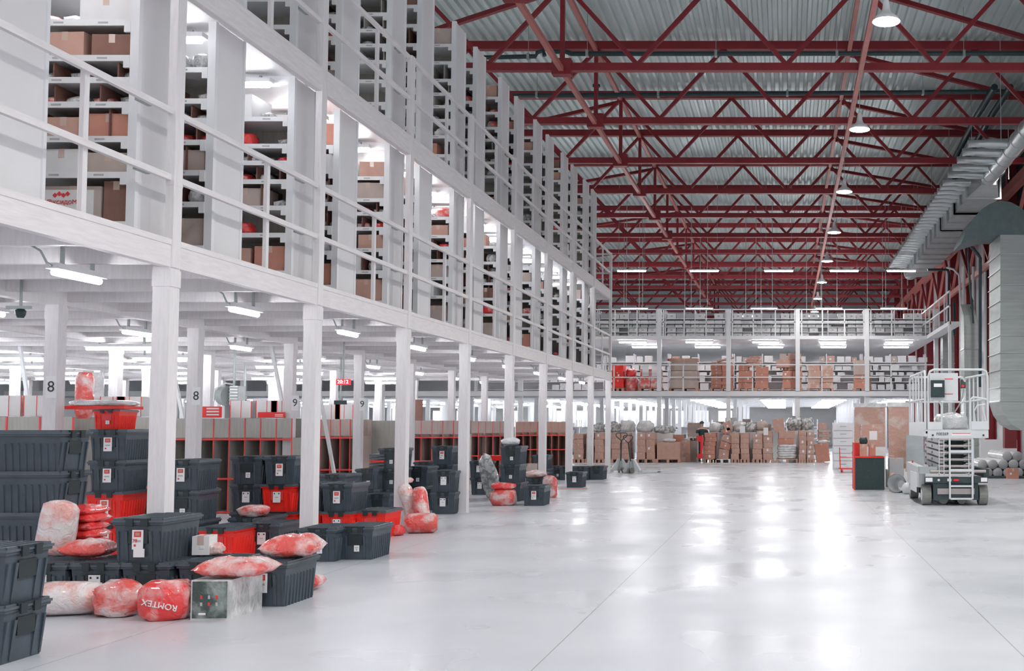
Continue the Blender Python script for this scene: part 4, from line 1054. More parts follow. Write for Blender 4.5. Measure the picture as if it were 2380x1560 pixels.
# clutter on top of and behind the stacks
for i, (px, py, w, h, m) in enumerate(((1394, 1006, .4, .38, wraps), (1428, 1006, .5, .42, wraps), (1460, 1006, .5, .5, wrapw), (1500, 1006, .6, .45, wrapw), (1545, 1008, .7, .3, wraps), (1663, 1006, .4, .4, wrapw), (1688, 1006, .5, .35, wraps), (1718, 1004, .45, .42, wrapw), (1746, 1006, .4, .4, wraps), (1772, 1003, .4, .4, card2), (1846, 1003, .5, .55, wraps), (1876, 1001, .42, .5, wraps))):
    z = P(px, py, 42.45).z; x = (px - CX)/FPX*42.45; bag(w*1.15, .5, h, (x, 42.45, z), 0, '%s heap of film behind the ground pallets, %s across' % (COLN.get(m.name, 'brown'), ORD[i]), m, 70 + i, .25, 2.8, 'film_heap', 'heap', 'heaps behind the pallets')
    tag(MB().box(-w*.48, w*.48, -.2, .2, 0, z + .03).build('packed_crate', cardw, None, (x, 42.45, 0)), 'white crate under the %s heap behind the ground pallets' % ORD[i], 'crate', 'crates behind the pallets')
for i, (px, py, w, h, m) in enumerate(((1672, 985, .4, .14, card2), (1700, 978, .5, .2, cardw), (1735, 984, .3, .28, card2), (1758, 990, .3, .24, cardw), (1783, 996, .3, .28, card), (1808, 992, .4, .4, cardw), (1850, 982, .36, .42, card2))):
    z = P(px, py, 44.2).z; x = (px - CX)/FPX*44.2; carton(w, .4, h, (x, 44.2, z - h*.4), rnd.uniform(-.15, .15), '%s carton high on the goods behind the ground pallets, %s across' % (COLN.get(m.name), ORD[i]), m, 'cartons high behind the pallets')
    tag(MB().box(-w*.5, w*.5, -.22, .22, 0, z - h*.4 - .001).build('packed_crate', cardw, None, (x, 44.2, 0)), 'white crate under the %s high carton behind the ground pallets' % ORD[i], 'crate', 'crates behind the pallets')
# shelving deeper under the far deck
for i in range(16):
    x = -24 + 1.9*i
    if -1 < x < 1 or x > 3: continue
    Y = 52 + (i % 3)*3
    t = dup(r2, (x, Y, 0), 0, 'white rack on the floor deep under the far deck, %s across' % ORD[i], 'racks under the far deck')
    for k, z in enumerate(ZS2[:5]):
        for q in range(4):
            if k > 1 and rnd.random() < .6: fbox(rnd.choice((.22, .3, .36)), rnd.choice((.16, .2, .24)), rnd.choice((cardw, greyp, cardw, wrapw)), (x + .35 + q*.62, Y + .2, z), '%s carton on the %s shelf, %s rack deep under the far deck' % (ORD[q], ORD[k], ORD[i]))
# ------------------------------------------------------------------ hand pallet trucks
def pallet_truck(loc, rz, label, hz):
    t = thing('pallet_truck', label, 'pallet truck', loc, rz, 'hand pallet trucks')
    for s in (-1, 1):
        o = MB().hexa([(s*.27 - .08, .1, .03), (s*.27 + .08, .1, .03), (s*.27 + .07, 1.15, .03), (s*.27 - .07, 1.15, .03)], [(s*.27 - .08, .1, .10), (s*.27 + .08, .1, .10), (s*.27 + .06, 1.18, .065), (s*.27 - .06, 1.18, .065)]).build('fork', liftg, t)
        MB().tube([(s*.27 - .04, 1.08, .04), (s*.27 + .04, 1.08, .04)], .04, 10).build('roller', rubber, t)
    MB().hexa([(-.30, .06, .06), (.30, .06, .06), (.30, .16, .06), (-.30, .16, .06)], [(-.08, .04, .42), (.08, .04, .42), (.08, .12, .42), (-.08, .12, .42)]).build('body', liftg, t)
    MB().tube([(0, .02, .1), (0, .0, .36)], .05, 10).build('pump', galvd, t)
    for s in (-1, 1): MB().tube([(s*.05 - .02, 0, .085), (s*.05 + .03, 0, .085)], .085, 14).build('steering_wheel', rubber, t)
    MB().tube([(0, -.01, .35), (0, -.12, hz - .22)], .022, 8).build('handle_bar', liftd, t)
    y = -.13; MB().tube([(0, -.12, hz - .22), (-.05, y, hz - .19), (-.155, y - .01, hz - .1), (-.17, y - .01, hz - .04), (-.12, y - .01, hz), (.12, y - .01, hz), (.17, y - .01, hz - .04), (.155, y - .01, hz - .1), (.05, y, hz - .19), (0, -.12, hz - .22)], .015, 7, caps=False).build('handle_loop', liftd, t)
    return t
p = FL(1446, 1098); pallet_truck((p.x, p.y - .3, 0), R(-172) + PI + R(8), 'hand pallet truck behind the other, with a heart shaped handle', 1.19)
p = FL(1468, 1100); pallet_truck((p.x, p.y - .2, 0), R(-28), 'hand pallet truck in front, forks toward the aisle centre', 1.12)
# ------------------------------------------------------------------ person with red hand truck
t = thing('person', 'person in a dark green shirt and cap standing behind the red hand truck', 'person', ((1632 - CX)/FPX*41.95, 41.95, 0), R(200))
def skin_body(name, pts, m, parent, sub=2):
    """pts: list of (parent index, position, radius)"""
    me = bpy.data.meshes.new(name); me.from_pydata([p[1] for p in pts], [(p[0], i) for i, p in enumerate(pts) if p[0] is not None], [])
    o = bpy.data.objects.new(name, me); C.objects.link(o); o.parent = parent; me.materials.append(m)
    md = o.modifiers.new('skin', 'SKIN'); md.use_smooth_shade = True
    for i, p in enumerate(pts):
        sv = me.skin_vertices[0].data[i]; r = p[2]; sv.radius = (r, r) if not isinstance(r, tuple) else r; sv.use_root = (i == 0)
    s = o.modifiers.new('sub', 'SUBSURF'); s.levels = 1; s.render_levels = sub
    return o
b = [(None, (0, 0, .86), (.14, .10)), (0, (0, 0, 1.02), (.135, .095)), (1, (0, -.01, 1.18), (.16, .10)), (2, (0, 0, 1.27), (.12, .08)), (3, (0, -.01, 1.33), .05), (4, (0, -.02, 1.38), .052), (5, (0, -.035, 1.44), (.072, .088)), (6, (0, -.035, 1.51), (.062, .078))]
for s in (-1, 1):
    n = len(b); b += [(3, (s*.16, 0, 1.25), .062), (n, (s*.215, .02, 1.02), .043), (n + 1, (s*.19, -.14, .86), .032), (n + 2, (s*.18, -.20, .84), (.022, .03))]
    h = n + 3
    for k, (dx, L) in enumerate(((-.03, .055), (-.012, .075), (.006, .08), (.024, .07))): 
        q = len(b); b += [(h, (s*.18 + dx, -.235, .835), .009), (q, (s*.18 + dx, -.235 - L*.55, .82), .008), (q + 1, (s*.18 + dx, -.235 - L*.8, .80), .007)]
    q = len(b); b += [(h, (s*.18 - s*.038, -.215, .845), .010), (q, (s*.18 - s*.05, -.24, .835), .008)]
for s in (-1, 1):
    n = len(b); b += [(0, (s*.09, 0, .76), .088), (n, (s*.10, -.01, .44), .058), (n + 1, (s*.10, .01, .09), .040), (n + 2, (s*.105, -.10, .04), (.038, .03))]
body = skin_body('body', b, skin, t)
sh = [(None, (0, 0, .90), (.15, .112)), (0, (0, 0, 1.02), (.15, .11)), (1, (0, -.01, 1.18), (.172, .112)), (2, (0, 0, 1.275), (.13, .085))]
for s in (-1, 1): n = len(sh); sh += [(3, (s*.165, 0, 1.255), .075), (n, (s*.205, .015, 1.09), .058)]
skin_body('shirt', sh, shirt, body)
trn = [(None, (0, 0, .88), (.148, .11))]
for s in (-1, 1): n = len(trn); trn += [(0, (s*.09, 0, .75), .098), (n, (s*.10, -.01, .44), .072), (n + 1, (s*.10, .01, .08), .058)]
skin_body('trousers', trn, trous, body)
MB().lathe([(.088, 0), (.09, .03), (.075, .07), (.03, .095), (.002, .098)], 16).build('cap', shirt, body, (0, -.03, 1.49))
MB().box(-.05, .05, -.17, -.09, 1.49, 1.50).build('cap_brim', shirt, body)
for s in (-1, 1): MB().lathe([(.002, -.008), (.009, 0), (.002, .008)], 8).build('eye', ink, body, (s*.028, -.118, 1.455)); MB().lathe([(.002, -.02), (.012, 0), (.002, .02)], 8).build('ear', skin, body, (s*.076, -.03, 1.45))
MB().box(-.008, .008, -.138, -.115, 1.425, 1.45).build('nose', skin, body); MB().box(-.02, .02, -.121, -.112, 1.402, 1.407).build('mouth', redp, body)
for s in (-1, 1): MB().box(s*.105 - .045, s*.105 + .045, -.15, .06, 0, .075).build('shoe', liftd, body)
t = thing('hand_truck', 'red hand truck with silver ladder rails standing beside the person', 'hand truck', ((1628 - CX)/FPX*41.2, 41.2, 0))
for s in (-1, 1): MB().tube([(s*.09, 0, .05), (s*.09, .05, 1.05)], .025, 8).build('rail', galvd, t); MB().tube([(s*.13 - .02, .05, .1), (s*.13 + .02, .05, .1)], .1, 14).build('wheel', rubber, t)
MB().box(-.1, .1, -.02, .05, .16, .34).build('toe_frame', redb, t); MB().box(-.1, .1, .0, .08, .80, 1.02).build('top_frame', redb, t); MB().box(.0, .1, .0, .05, .34, .8).build('back_plate', redb, t); MB().box(-.16, .16, -.2, .02, .02, .04).build('toe_plate', galvd, t)
# ------------------------------------------------------------------ drawers, trolley, desk, panels
Y = 34.6; x0 = (1936 - CX)/FPX*Y
t = thing('drawer_unit', 'white plastic drawer tower with six wide drawers near the tall wrapped boards', 'drawers', (x0, Y, 0))
MB().box(0, .64, .02, .45, 0, 1.50).build('casing', white, t)
for k in range(6):
    d = MB().box(.03, .61, -.02, .02, .06 + k*.24, .27 + k*.24).build('drawer', shelfw, t)
    MB().box(.10, .54, -.03, -.02, .10 + k*.24, .23 + k*.24).build('raised_panel', white, d); MB().box(.22, .42, -.045, -.03, .17 + k*.24, .19 + k*.24).build('handle', greyp, d)
Y = 32.6; t = thing('platform_trolley', 'orange red tubular trolley before the white drawers', 'trolley', ((1968 - CX)/FPX*Y, Y, 0))
red2 = redc
MB().tube([(-.22, 0, .75), (-.2, .0, .1)], .015, 7).build('upright', red2, t); MB().tube([(.16, 0, .64), (.2, 0, .1)], .015, 7).build('upright', red2, t)
MB().box(-.22, .24, 0, .5, .10, .13).build('platform', red2, t); MB().tube([(-.2, 0, .45), (.17, 0, .45)], .012, 6).build('cross_bar', red2, t); MB().tube([(-.05, 0, .14), (.15, 0, .62)], .01, 6).build('strap', white, t)
for q in ((-.14, 0), (.2, 0), (-.14, .45), (.2, .45)): MB().tube([(q[0] - .02, q[1], .05), (q[0] + .02, q[1], .05)], .05, 12).build('wheel', redp, t)
Y = 23.8; x0 = (1987 - CX)/FPX*Y; t = thing('packing_desk', 'low desk with dark green front panel and red edges', 'desk', (x0, Y, 0))
W = (2055 - 1987)/FPX*Y
MB().box(0, W, 0, .02, 0, .70).build('front_panel', black, t); MB().box(-.02, .0, -.005, .7, 0, 1.03).build('side_panel', redp, t); MB().box(-.026, -.018, -.012, .0, 0, 1.03).build('red_edging', redb, t)
MB().box(0, W, -.01, .6, .70, .725).build('top', redp, t); MB().box(0, W, -.016, -.008, .70, .726).build('red_edging', redb, t); MB().box(-.02, .25, .66, .7, .72, 1.02).build('back_panel', redp, t)
MB().box(W - .02, W, .02, .6, 0, .7).build('side_panel', black, t)
carton(.16, .14, .27, (x0 + .19, Y + .2, .727), 0, 'kraft paper bag standing on the dark desk', palw); bag(.18, .14, .15, (x0 + .20, Y + .22, 1.0), 0, 'black gadget resting on the kraft bag on the desk', black, 80, .2)
carton(.14, .2, .26, (x0 + .40, Y + .35, .727), 0, 'small red brown box on the dark desk', card3)
o = MB().box(0, .45, 0, .3, 0, .008).build('cardboard_sheet', card2); o.location = (x0 + .42, Y + .1, .735); tag(o, 'cardboard sheet sticking out over the desk edge', 'sheet')
carton(.52, .4, .50, (x0 + .48, Y + 1.2, .93), 0, 'wrapped brown carton with a white sheet behind the desk', wrapb, lab=(0, .5, .18, .2)); carton(.56, .4, .925, (x0 + .48, Y + 1.2, 0), 0, 'grey box under the wrapped carton behind the desk', cardw)
Y = 27.5
def board(px0, px1, pyt, Y, label, m, name='wrapped_board', extra=()):
    x0 = (px0 - CX)/FPX*Y; x1 = (px1 - CX)/FPX*Y; h = P(px0, pyt, Y).z
    t = thing(name, label, 'panel', (x0, Y, 0))
    mb = MB(); n = 8
    mb.hexa([(0, 0, 0), (x1 - x0, 0, 0), (x1 - x0, .16, 0), (0, .16, 0)], [(0, .12, h), (x1 - x0, .12, h), (x1 - x0, .22, h), (0, .22, h)])
    mb.build('board', m, t)
    MB().hexa([(-.04, -.012, h*.0), (x1 - x0 + .03, -.012, 0), (x1 - x0 + .03, .18, 0), (-.04, .18, 0)], [(-.04, .095, h*.12), (x1 - x0 + .03, .095, h*.12), (x1 - x0 + .03, .24, h*.12), (-.04, .24, h*.12)]).build('film_foot', wrapgl, t)
    MB().box(-.03, x1 - x0 + .03, .10, .24, h - .10, h + .01).build('film_edge', wrapw, t)
    for (q, z, s, a) in extra: o = MB().box(-s, s, -.004, 0, -s*.7, s*.7).build('paper_label', paper, t); o.location = (q, .115*z/h - .006 + .02, z); o.rotation_euler = (R(-3), R(a), 0)
    return t
board(1986, 2058, 938, 28.2, 'tall brown wrapped board leaning behind the desk', wrapb)
board(2066, 2116, 936, 26.0, 'tall brown wrapped board with two white labels beside the scissor lift', wrapb, extra=((.2, 1.42, .11, 40), (.32, 1.13, .10, 0)))
carton(.32, .4, .66, ((2081 - CX)/FPX*25, 25.0, 0), 0, 'plain grey box standing before the labelled board', greyp)
carton(.12, .3, .42, ((2104 - CX)/FPX*25, 25.0, 0), 0, 'narrow white box beside the plain grey box', cardw); carton(.1, .2, .40, ((2072 - CX)/FPX*23.3, 23.3, 0), 0, 'brown box edge behind the pale funnel', card)
t = thing('sheet_panel', 'pale grey sheet panel standing behind the scissor lift', 'panel', ((2103 - CX)/FPX*25.8, 25.6, 0)); MB().box(0, .42, 0, .03, 0, 1.18).build('sheet', galv, t)
# pale funnels
t = thing('duct_funnel', 'pale grey duct funnel lying beside the scissor lift', 'funnel', ((2092 - CX)/FPX*22.6, 22.9, .20), R(-20))
rr = []; 
for y, r in ((-.2, .20), (-.17, .19), (.1, .13), (.35, .12)): rr.append([(r*math.cos(2*PI*i/24), y, (r - .20)*.9 + r*math.sin(2*PI*i/24)) for i in range(24)])
rr = rr + [[(r*.93*math.cos(2*PI*i/24), y, (r - .20)*.9 + r*.93*math.sin(2*PI*i/24)) for i in range(24)] for y, r in ((.34, .12), (.1, .13), (-.2, .20))]
MB().rings(rr, 0, False).build('funnel_shell', liftg, t); MB().tube([(-.0, -.201, .0), (0, -.195, 0)], .0, 4).build('seam', liftg, t)
bag(.24, .24, .24, ((2111 - CX)/FPX*22.2, 22.4, 0), 0, 'small pale dome cap on the floor at the lift wheel', liftg, 81, .02, 2)
tag(MB().lathe([(.13, 0), (.13, .38), (.12, .40), (.0, .40)], 18).build('round_bin', galvd, None, ((2063 - CX)/FPX*25.2, 25.2, 0)), 'round grey bin half hidden behind the dark desk', 'bin')
# ------------------------------------------------------------------ white wrapped tubes and carton
YR = 29.6; k = 0
for row, (zc, pxs) in enumerate(((.13, (2283, 2306, 2330, 2354, 2378)), (.35, (2283, 2307, 2331, 2355, 2379)), (.57, (2342, 2366)))):
    for i, px in enumerate(pxs):
        px = px + (12 if row == 0 else 0); x = (px - CX)/FPX*YR
        t = thing('wrapped_tube', 'white wrapped tube in the pile by the duct, %s row up, %s across' % (ORD[row], ORD[i]), 'tube', (x, YR + (.0 if row < 2 else .1), zc), 0, 'wrapped tubes')
        MB().tube([(0, .03, 0), (0, 2.2, 0)], .132, 18).build('tube_body', wrapw, t)
        MB().rings([[(r*math.cos(2*PI*i/18), y, r*math.sin(2*PI*i/18)) for i in range(18)] for y, r in ((.04, .134), (.0, .12), (-.02, .06), (-.025, .01))]).build('film_cap', greyp, t)
carton(.30, .25, .27, ((2349 - CX)/FPX*29.0, 28.9, 0), 0, 'small pink brown carton on the floor before the white tubes', card3, lab=(-.2, .5, .05, .05))
tag(MB().box(0, 1.4, 0, .5, 0, .05).build('dark_pallet', liftd, None, ((2255 - CX)/FPX*29.5, 28.95, 0)), 'black flat pallet at the foot of the white tubes', 'pallet')
tag(MB().box(0, .35, 0, .3, .62, 1.3).build('red_cabinet', walld, None, ((2341 - CX)/FPX*31.5, 31.9, .12)), 'dark red cabinet above the white tubes', 'cabinet')
tag(MB().box(0, 1.1, 0, .3, .0, .98).build('radiator_bench', wallw, None, ((2282 - CX)/FPX*33, 33.2, 0)), 'white ledge along the wall behind the white tubes', 'ledge')
# ------------------------------------------------------------------ VENTILATION
AX, AZ = 5.5, 8.15
t = thing('ventilation_duct', 'long galvanised supply duct with side nozzles hanging under the roof along the wall', 'duct', (AX, 24.0, AZ))
def L(y): return y - 24.0
MB().tube([(0, L(23.6), 0), (0, L(29.3), 0)], .215, 24).build('round_duct', galv, t)
for y in (24.4, 25.3, 26.2, 27.1, 28.0, 28.9): MB().tube([(0, L(y), 0), (0, L(y) + .05, 0)], .232, 24).build('joint_ring', galv, t)
MB().hexa([(-.2, L(29.2), -.2), (.2, L(29.2), -.2), (.42, L(30.0), -.38), (-.45, L(30.0), -.38)], [(-.2, L(29.2), .2), (.2, L(29.2), .2), (.42, L(30.0), .36), (-.45, L(30.0), .36)]).build('transition_piece', galv, t)
segs = ((30.0, 32.2, .45, .38), (32.2, 34.6, .50, .44), (34.6, 38.4, .56, .50), (38.4, 42.4, .50, .46), (42.4, 46.0, .44, .40))
for a, b_, w, h in segs:
    MB().box(-w, w, L(a), L(b_), -h, .36).build('rectangular_duct', galv, t)
    y = a
    while y < b_:
        MB().box(-w - .05, w + .05, L(y), L(y) + .04, -h - .05, .40).build('flange', galv, t); y += 1.1
for i in range(34):
    y = 25.75 + i*.80 if i < 5 else 29.9 + (i - 5)*.56
    if y > 45.6: break
    mb = MB(); mb.rings([[(x_, L(y) + r*math.cos(2*PI*j/10), .02 + r*math.sin(2*PI*j/10)) for j in range(10)] for x_, r in ((-.1, .125), (-.62, .125), (-.80, .09), (-1.15, .09), (-1.151, .07), (-1.0, .07))]); mb.build('side_nozzle', galv, t)
for y in (25, 29, 33, 37, 41, 45):
    for s in (-.5, .5): MB().bar((s, L(y), -.1), (s, L(y), 2.5), .015, .015).build('suspension_rod', galvd, t)
MB().tube([(-.2, L(46), 0), (-.1, L(47), -.1), (.1, L(48.3), .1)], .3, 14).build('flexible_end', galv, t)
def prism(name, outline, y0, y1, m, parent=None):
    n = len(outline); mb = MB(); mb._add([(x, y0, z) for x, z in outline] + [(x, y1, z) for x, z in outline], [tuple(range(n)), tuple(range(2*n - 1, n - 1, -1))] + [(i, n + i, n + (i + 1) % n, (i + 1) % n) for i in range(n)])
    return mb.build(name, m, parent)
def ol(pts, Y): return [(P(a, b, Y).x, P(a, b, Y).z) for a, b in pts]
YV = 27.0
t = thing('large_duct', 'large square galvanised riser duct curving out at the top and bottom by the wall', 'duct', (0, 0, 0))
prism('riser', ol([(2325, 546), (2325, 935), (2335, 965), (2352, 988), (2375, 1000), (2480, 1004), (2480, 546)], YV), YV, YV + 1.5, galvr, t)
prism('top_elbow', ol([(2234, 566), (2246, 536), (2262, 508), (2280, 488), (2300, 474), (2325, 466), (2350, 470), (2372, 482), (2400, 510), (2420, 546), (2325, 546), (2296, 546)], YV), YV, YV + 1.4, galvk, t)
for py in (590, 626, 662, 700, 740, 780, 820, 860, 900, 932):
    a = P(2325, py, YV); MB().box(a.x - .03, a.x + 1.6, YV - .025, YV + 1.53, a.z - .009, a.z + .009).build('stiffening_band', galv, t)
for (px0, px1, pyt, Y, lab) in ((2242, 2274, 757, 34.0, 'middle sized grey riser duct with a sloping top, beyond the large one'), (2192, 2219, 788, 42.0, 'smaller grey riser duct furthest along the wall')):
    x0 = (px0 - CX)/FPX*Y; x1 = (px1 - CX)/FPX*Y; zt = P(px0, pyt, Y).z
    t = thing('riser_duct', lab, 'duct', (x0, Y, 0)); w = x1 - x0
    MB().box(0, w, 0, .7, .3, zt).build('duct_body', galvr, t)
    MB().hexa([(0, 0, zt), (w, 0, zt), (w, .7, zt), (0, .7, zt)], [(w*.05, .2, zt + .35), (w*.95, .2, zt + .35), (w, .7, zt + .75), (0, .7, zt + .75)]).build('sloping_hood', galvd, t)
    for z in (.8, 1.8, 2.8, 3.8): 
        if z < zt: MB().box(-.02, w + .02, -.02, .72, z, z + .03).build('stiffening_band', galv, t)
    MB().box(0, w, .05, .65, 0, .3).build('foot', galvd, t)
# vertical dark pipes and valves by the wall
def vp(pts, r, label, m=pipem, Y=33.0):
    q = [P(a, b, Y) for a, b in pts]; t = thing('riser_pipe', label, 'pipe', q[0]); MB().tube([p - q[0] for p in q], r, 10).build('pipe_run', m, t)
    return t
vp([(2228, 566), (2240, 560), (2248, 566), (2256, 572), (2273, 592), (2278, 600), (2278, 900)], .05, 'dark riser pipe bending off the duct, nearest the middle riser')
t = vp([(2250, 568), (2250, 600), (2256, 680), (2262, 752)], .03, 'thin dark pipe with a valve above the middle riser duct')
for k in range(4): MB().tube([(.08 + .02*k, 0, -1.6 - .1*k), (.14, .0, -1.75 - .1*k), (.05, 0, -1.95)], .02, 6).build('valve_loop', pipem, t)
vp([(2156, 627), (2200, 627), (2205, 632), (2205, 783)], .045, 'dark pipe dropping to the furthest riser duct', Y=40)
vp([(2218, 700), (2219, 780)], .05, 'dark hanging pipe end above the furthest riser duct', Y=40)
vp([(2200, 622), (2216, 626), (2229, 640), (2232, 700), (2232, 880)], .035, 'pale conduit bent down between the riser ducts', white, 37)
for i, px in enumerate((2240, 2262, 2290)): vp([(px, 620), (px, 1000)], .05, 'white vertical conduit on the wall, %s from the far end' % ORD[i], white, 37.5)
# gallery at the wall end of the upper far deck
t = thing('side_gallery', 'narrow white gallery joining the upper far deck along the wall', 'deck', (5.6, 37.0, 4.97)); MB().box(0, .42, 0, 5.9, -.1, 0).build('gallery_floor', white, t)
MB().box(-.03, .03, 0, 5.85, -.12, .02).build('edge_beam', white, t)
for q in (0.05,): MB().box(-.05, .05, q, q + .1, -4.97, 0).build('gallery_post', white, t)
t = thing('guard_railing', 'white railing running along the edge of the side gallery', 'railing', (5.6, 37.0, 4.97), 0, 'far railings')
for h in (.55, 1.05): MB().box(-.02, .02, 0, 18, h - .025, h + .025).build('rail', white, t)
for k in range(14): MB().box(-.02, .02, k*1.3, k*1.3 + .05, 0, 1.05 if k < 5 else 1.25).build('baluster', white, t)
# ------------------------------------------------------------------ SCISSOR LIFT
LX, LY = 2.40, 19.1
t = thing('scissor_lift', 'grey scissor lift, lowered, with empty railed platform and rear ladder', 'lift', (LX, LY, 0))
W = 1.15; D = 2.35; k = LY/FPX
def zz(py): return CAMZ + (990 - py)*k
def xx(px): return (px - CX)*k - LX
for s in (0, 1):
    for y in (.22, D - .3):
        x0 = 0.0 if s == 0 else W - .15
        w = MB().tube([(x0, y, .178), (x0 + .15, y, .178)], .178, 26, smooth=False).build('wheel', rubber, t); MB().tube([(x0 - .006, y, .178), (x0 + .156, y, .178)], .10, 20).build('hub', liftg if s == 0 else liftd, w)
MB().box(.18, W - .18, .02, D - .05, .10, .40).build('chassis', liftd, t)
MB().box(.03, W - .02, -.02, .10, .40, .50).build('rear_bumper', liftd, t)
MB().box(.04, .16, -.025, -.02, .42, .49).build('white_plate', paper, t); MB().box(W - .14, W - .03, -.025, -.02, .42, .49).build('white_plate', paper, t)
for q, m in ((.27, liftg), (.33, ink)): MB().tube([(q, -.03, .45), (q, -.02, .45)], .022, 12).build('round_socket', m, t)
MB().box(.45, .68, -.03, -.02, .42, .48).build('tail_lamp_housing', liftd, t); MB().box(.53, .62, -.035, -.03, .435, .465).build('tail_lamp', redb, t); MB().box(.42, .49, -.034, -.028, .43, .475).build('small_plate', paper, t)
tr_ = MB(); tr_.hexa([(-.05, .35, .30), (.06, .35, .30), (.06, D - .35, .30), (-.05, D - .35, .30)], [(-.05, .20, .66), (.08, .20, .66), (.08, D - .1, .70), (-.05, D - .1, .70)]); tr_.build('side_tray', liftg, t)
MB().box(-.058, -.05, .55, 1.5, .20, .55).build('tray_door', white, t); MB().box(-.06, .25, .0, .25, .56, .68).build('corner_box', galvd, t)
MB().lathe([(.02, 0), (.012, .03), (.002, .05)], 10).build('beacon', redp, t, (-.0, 1.6, .70))
MB().box(W - .08, W + .02, .05, D - .3, .50, .64).build('side_tray', liftd, t)
MB().tube([(.12, .0, .60), (W - .05, .0, .60)], .03, 12).build('cross_tube', steelp, t)
for i in range(5):                                                     # folded scissor pack
    z = .62 + i*.118
    for s in (0, 1):
        x0 = .30 if s == 0 else W - .36
        MB().hexa([(x0, .02, z), (x0 + .06, .02, z), (x0 + .06, D - .2, z + .04), (x0, D - .2, z + .04)], [(x0, .02, z + .085), (x0 + .06, .02, z + .085), (x0 + .06, D - .2, z + .125), (x0, D - .2, z + .125)]).build('scissor_arm', liftg, t)
        x1 = .37 if s == 0 else W - .43
        MB().hexa([(x1, .02, z + .03), (x1 + .05, .02, z + .03), (x1 + .05, D - .2, z), (x1, D - .2, z)], [(x1, .02, z + .11), (x1 + .05, .02, z + .11), (x1 + .05, D - .2, z + .08), (x1, D - .2, z + .08)]).build('scissor_arm', galvd, t)
        for y in (.1, 1.0, 1.9): MB().tube([(x0 - .02, y, z + .06), (x0 + .08, y, z + .06)], .022, 8).build('pivot_pin', steelp, t)
    MB().tube([(.28, -.01, z + .07), (W - .30, -.01, z + .07)], .026, 10).build('cross_tube', steelp, t)
for s in (.27, W - .36): 
    m = MB(); m.box(s, s + .012, -.05, -.03, .54, 1.16); m.box(s + .085, s + .097, -.05, -.03, .54, 1.16); m.box(s, s + .097, -.05, -.03, .54, .552); m.build('guide_frame', liftg, t)
m = MB().box(.36, W - .36, .25, D - .3, .55, 1.16).build('dark_pack_core', liftd, t)
fz0, fz1 = 1.185, 1.335                                                    # platform
pf = MB(); pf.box(.08, W, -.02, .02, fz0, fz1); pf.box(.02, .08, -.0, D, fz0 + .03, fz1); pf.box(W - .03, W, 0, D, fz0, fz1); pf.box(.05, W, 0, D, fz0 + .08, fz0 + .12); pf.build('platform_deck', liftg, t)
MB().box(.08, .33, -.03, .0, fz1, 1.47).build('toe_board', liftg, t); MB().box(W - .30, W, -.03, .0, fz1, 1.48).build('toe_board', liftg, t); MB().box(.02, .06, .0, D, fz1, 1.47).build('toe_board', liftg, t)
text('F00369', .072, ink, t, (.34, -.024, 1.255), (R(90), 0, 0), .001)
MB().box(.50, .84, -.024, -.02, 1.225, 1.275).build('warning_label', paper, t); MB().box(.51, .83, -.027, -.024, 1.262, 1.272).build('label_line', redp, t)
for q in (.17, W - .09): MB().tube([(q, -.035, 1.235), (q, -.02, 1.235)], .017, 12).build('bolt', ink, t)
RT = 2.39
def tb(pts, r=.021, nm='guard_rail', m=liftg): MB().tube(pts, r, 8).build(nm, m, t)
tb([(.10, 0, fz1), (.10, 0, RT - .12), (.13, 0, RT - .03), (.2, 0, RT), (W - .1, 0, RT), (W - .03, 0, RT - .03), (W - .005, 0, RT - .12), (W - .005, 0, fz1)])
tb([(.04, 0, fz1), (.04, 0, RT - .1), (.05, .1, RT - .02), (.05, D - .1, RT - .02), (.04, D, RT - .1), (.04, D, fz1)]); tb([(W - .02, 0, RT - .08), (W - .02, D - .1, RT - .05), (W - .02, D, RT - .1), (W - .02, D, fz1)])
tb([(.04, D, RT - .1), (.1, D, RT - .03), (W - .1, D, RT - .03), (W - .02, D, RT - .1)])
for y in (.45, .9, 1.35, 1.8): tb([(.04, y, fz1), (.04, y, RT - .04)], .016, 'guard_post'); tb([(W - .02, y, fz1), (W - .02, y, RT - .06)], .016, 'guard_post')
tb([(.04, 0, 1.87), (.04, D, 1.87)], .018, 'middle_rail'); tb([(W - .02, 0, 1.87), (W - .02, D, 1.87)], .018, 'middle_rail'); tb([(.04, D, 1.87), (W - .02, D, 1.87)], .018, 'middle_rail')
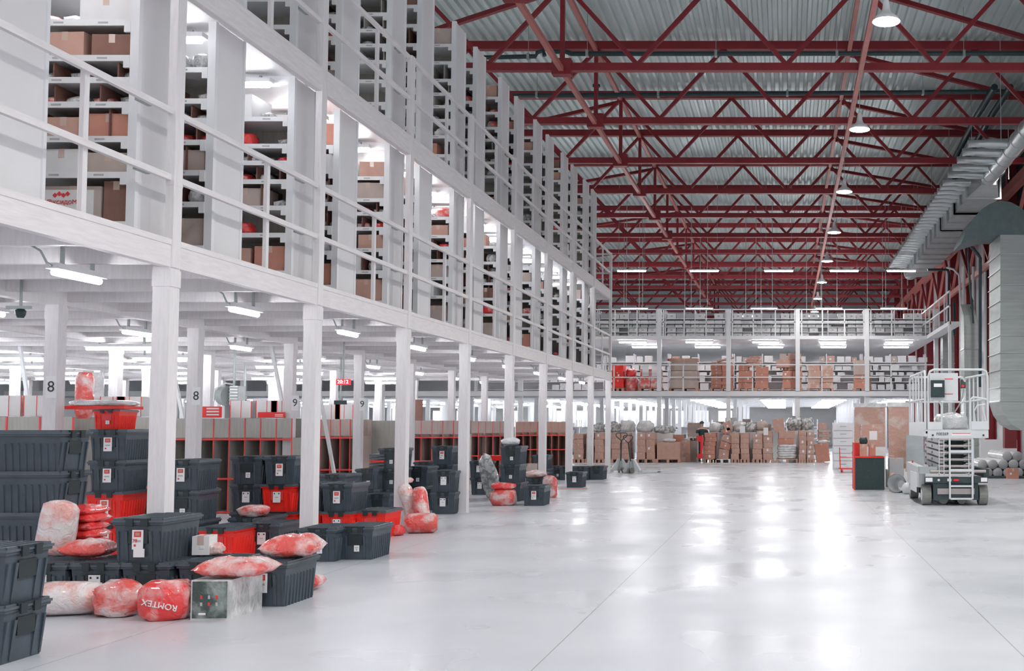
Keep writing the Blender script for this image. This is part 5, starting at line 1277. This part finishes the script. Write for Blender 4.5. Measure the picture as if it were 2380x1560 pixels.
tb([(.33, 0, fz1), (.33, 0, 1.75), (.28, 0, 1.86), (.15, 0, 1.88)], .018, 'gate_frame'); tb([(.84, 0, fz1), (.84, 0, 1.86), (.88, 0, 1.9), (.94, 0, 1.9), (W - .01, 0, 1.86)], .018, 'gate_frame'); tb([(.92, -.01, 1.48), (.90, -.01, 1.66), (.96, -.01, 1.76), (W - .05, -.01, 1.78)], .012, 'gate_frame')
tb([(W - .04, .0, 1.48), (W - .10, .0, 1.7)], .014, 'gate_frame')
MB().box(.12, .62, -.03, .01, 1.84, 2.33).build('control_panel_board', liftg, t)
cb = MB(); cb.box(.135, .37, -.12, -.03, 1.90, 2.20); cb.box(.15, .355, -.125, -.12, 1.915, 2.185); cb.build('document_box', black, t); MB().box(.18, .325, -.13, -.125, 2.08, 2.14).build('white_label', paper, t)
for z in (2.22, 1.955): MB().box(.385, .53, -.036, -.03, z, z + .012).build('red_line', redp, t)
MB().box(.66, .75, -.06, .02, 2.06, 2.17).build('control_box', liftd, t); MB().tube([(.70, -.075, 2.10), (.70, -.06, 2.10)], .025, 12).build('stop_button', redb, t); MB().lathe([(.03, 0), (.015, .04), (.003, .05)], 10).build('joystick', ink, t, (.69, -.02, 2.17)); tb([(.62, 0, 2.25), (.70, 0, 2.26), (.74, 0, 2.18)], .012, 'bracket')
tb([(.72, 0, 2.05), (.70, .02, 1.9), (.64, .05, 1.75), (.56, .1, 1.62)], .012, 'cable', galvd); tb([(.75, 0, 2.0), (.74, 0, 1.85), (.66, 0, 1.8)], .014, 'cable', liftg)
bag(.58, .9, .33, (LX + .58, LY + .65, fz0 + .125), 0, 'heap of white cloth and film on the lift platform', wrapw, 90, .18, 2.6)
lad = []                                                                    # ladder
for q in (.445, .84): MB().box(q, q + .03, -.07, -.04, .12, 1.19).build('ladder_rail', liftg, t)
for z in (.93, .60, .33, .11): MB().box(.47, .845, -.075, -.035, z, z + (.045 if z > .5 else .03)).build('ladder_rung', liftg, t)
MB().box(.25, W - .25, .0, .1, .20, .30).build('rear_beam', steelp, t)
for q in (.4, .72): MB().tube([(q, .3, .085), (q, 1.0, .085)], .08, 12).build('belly_cylinder', galvd, t)
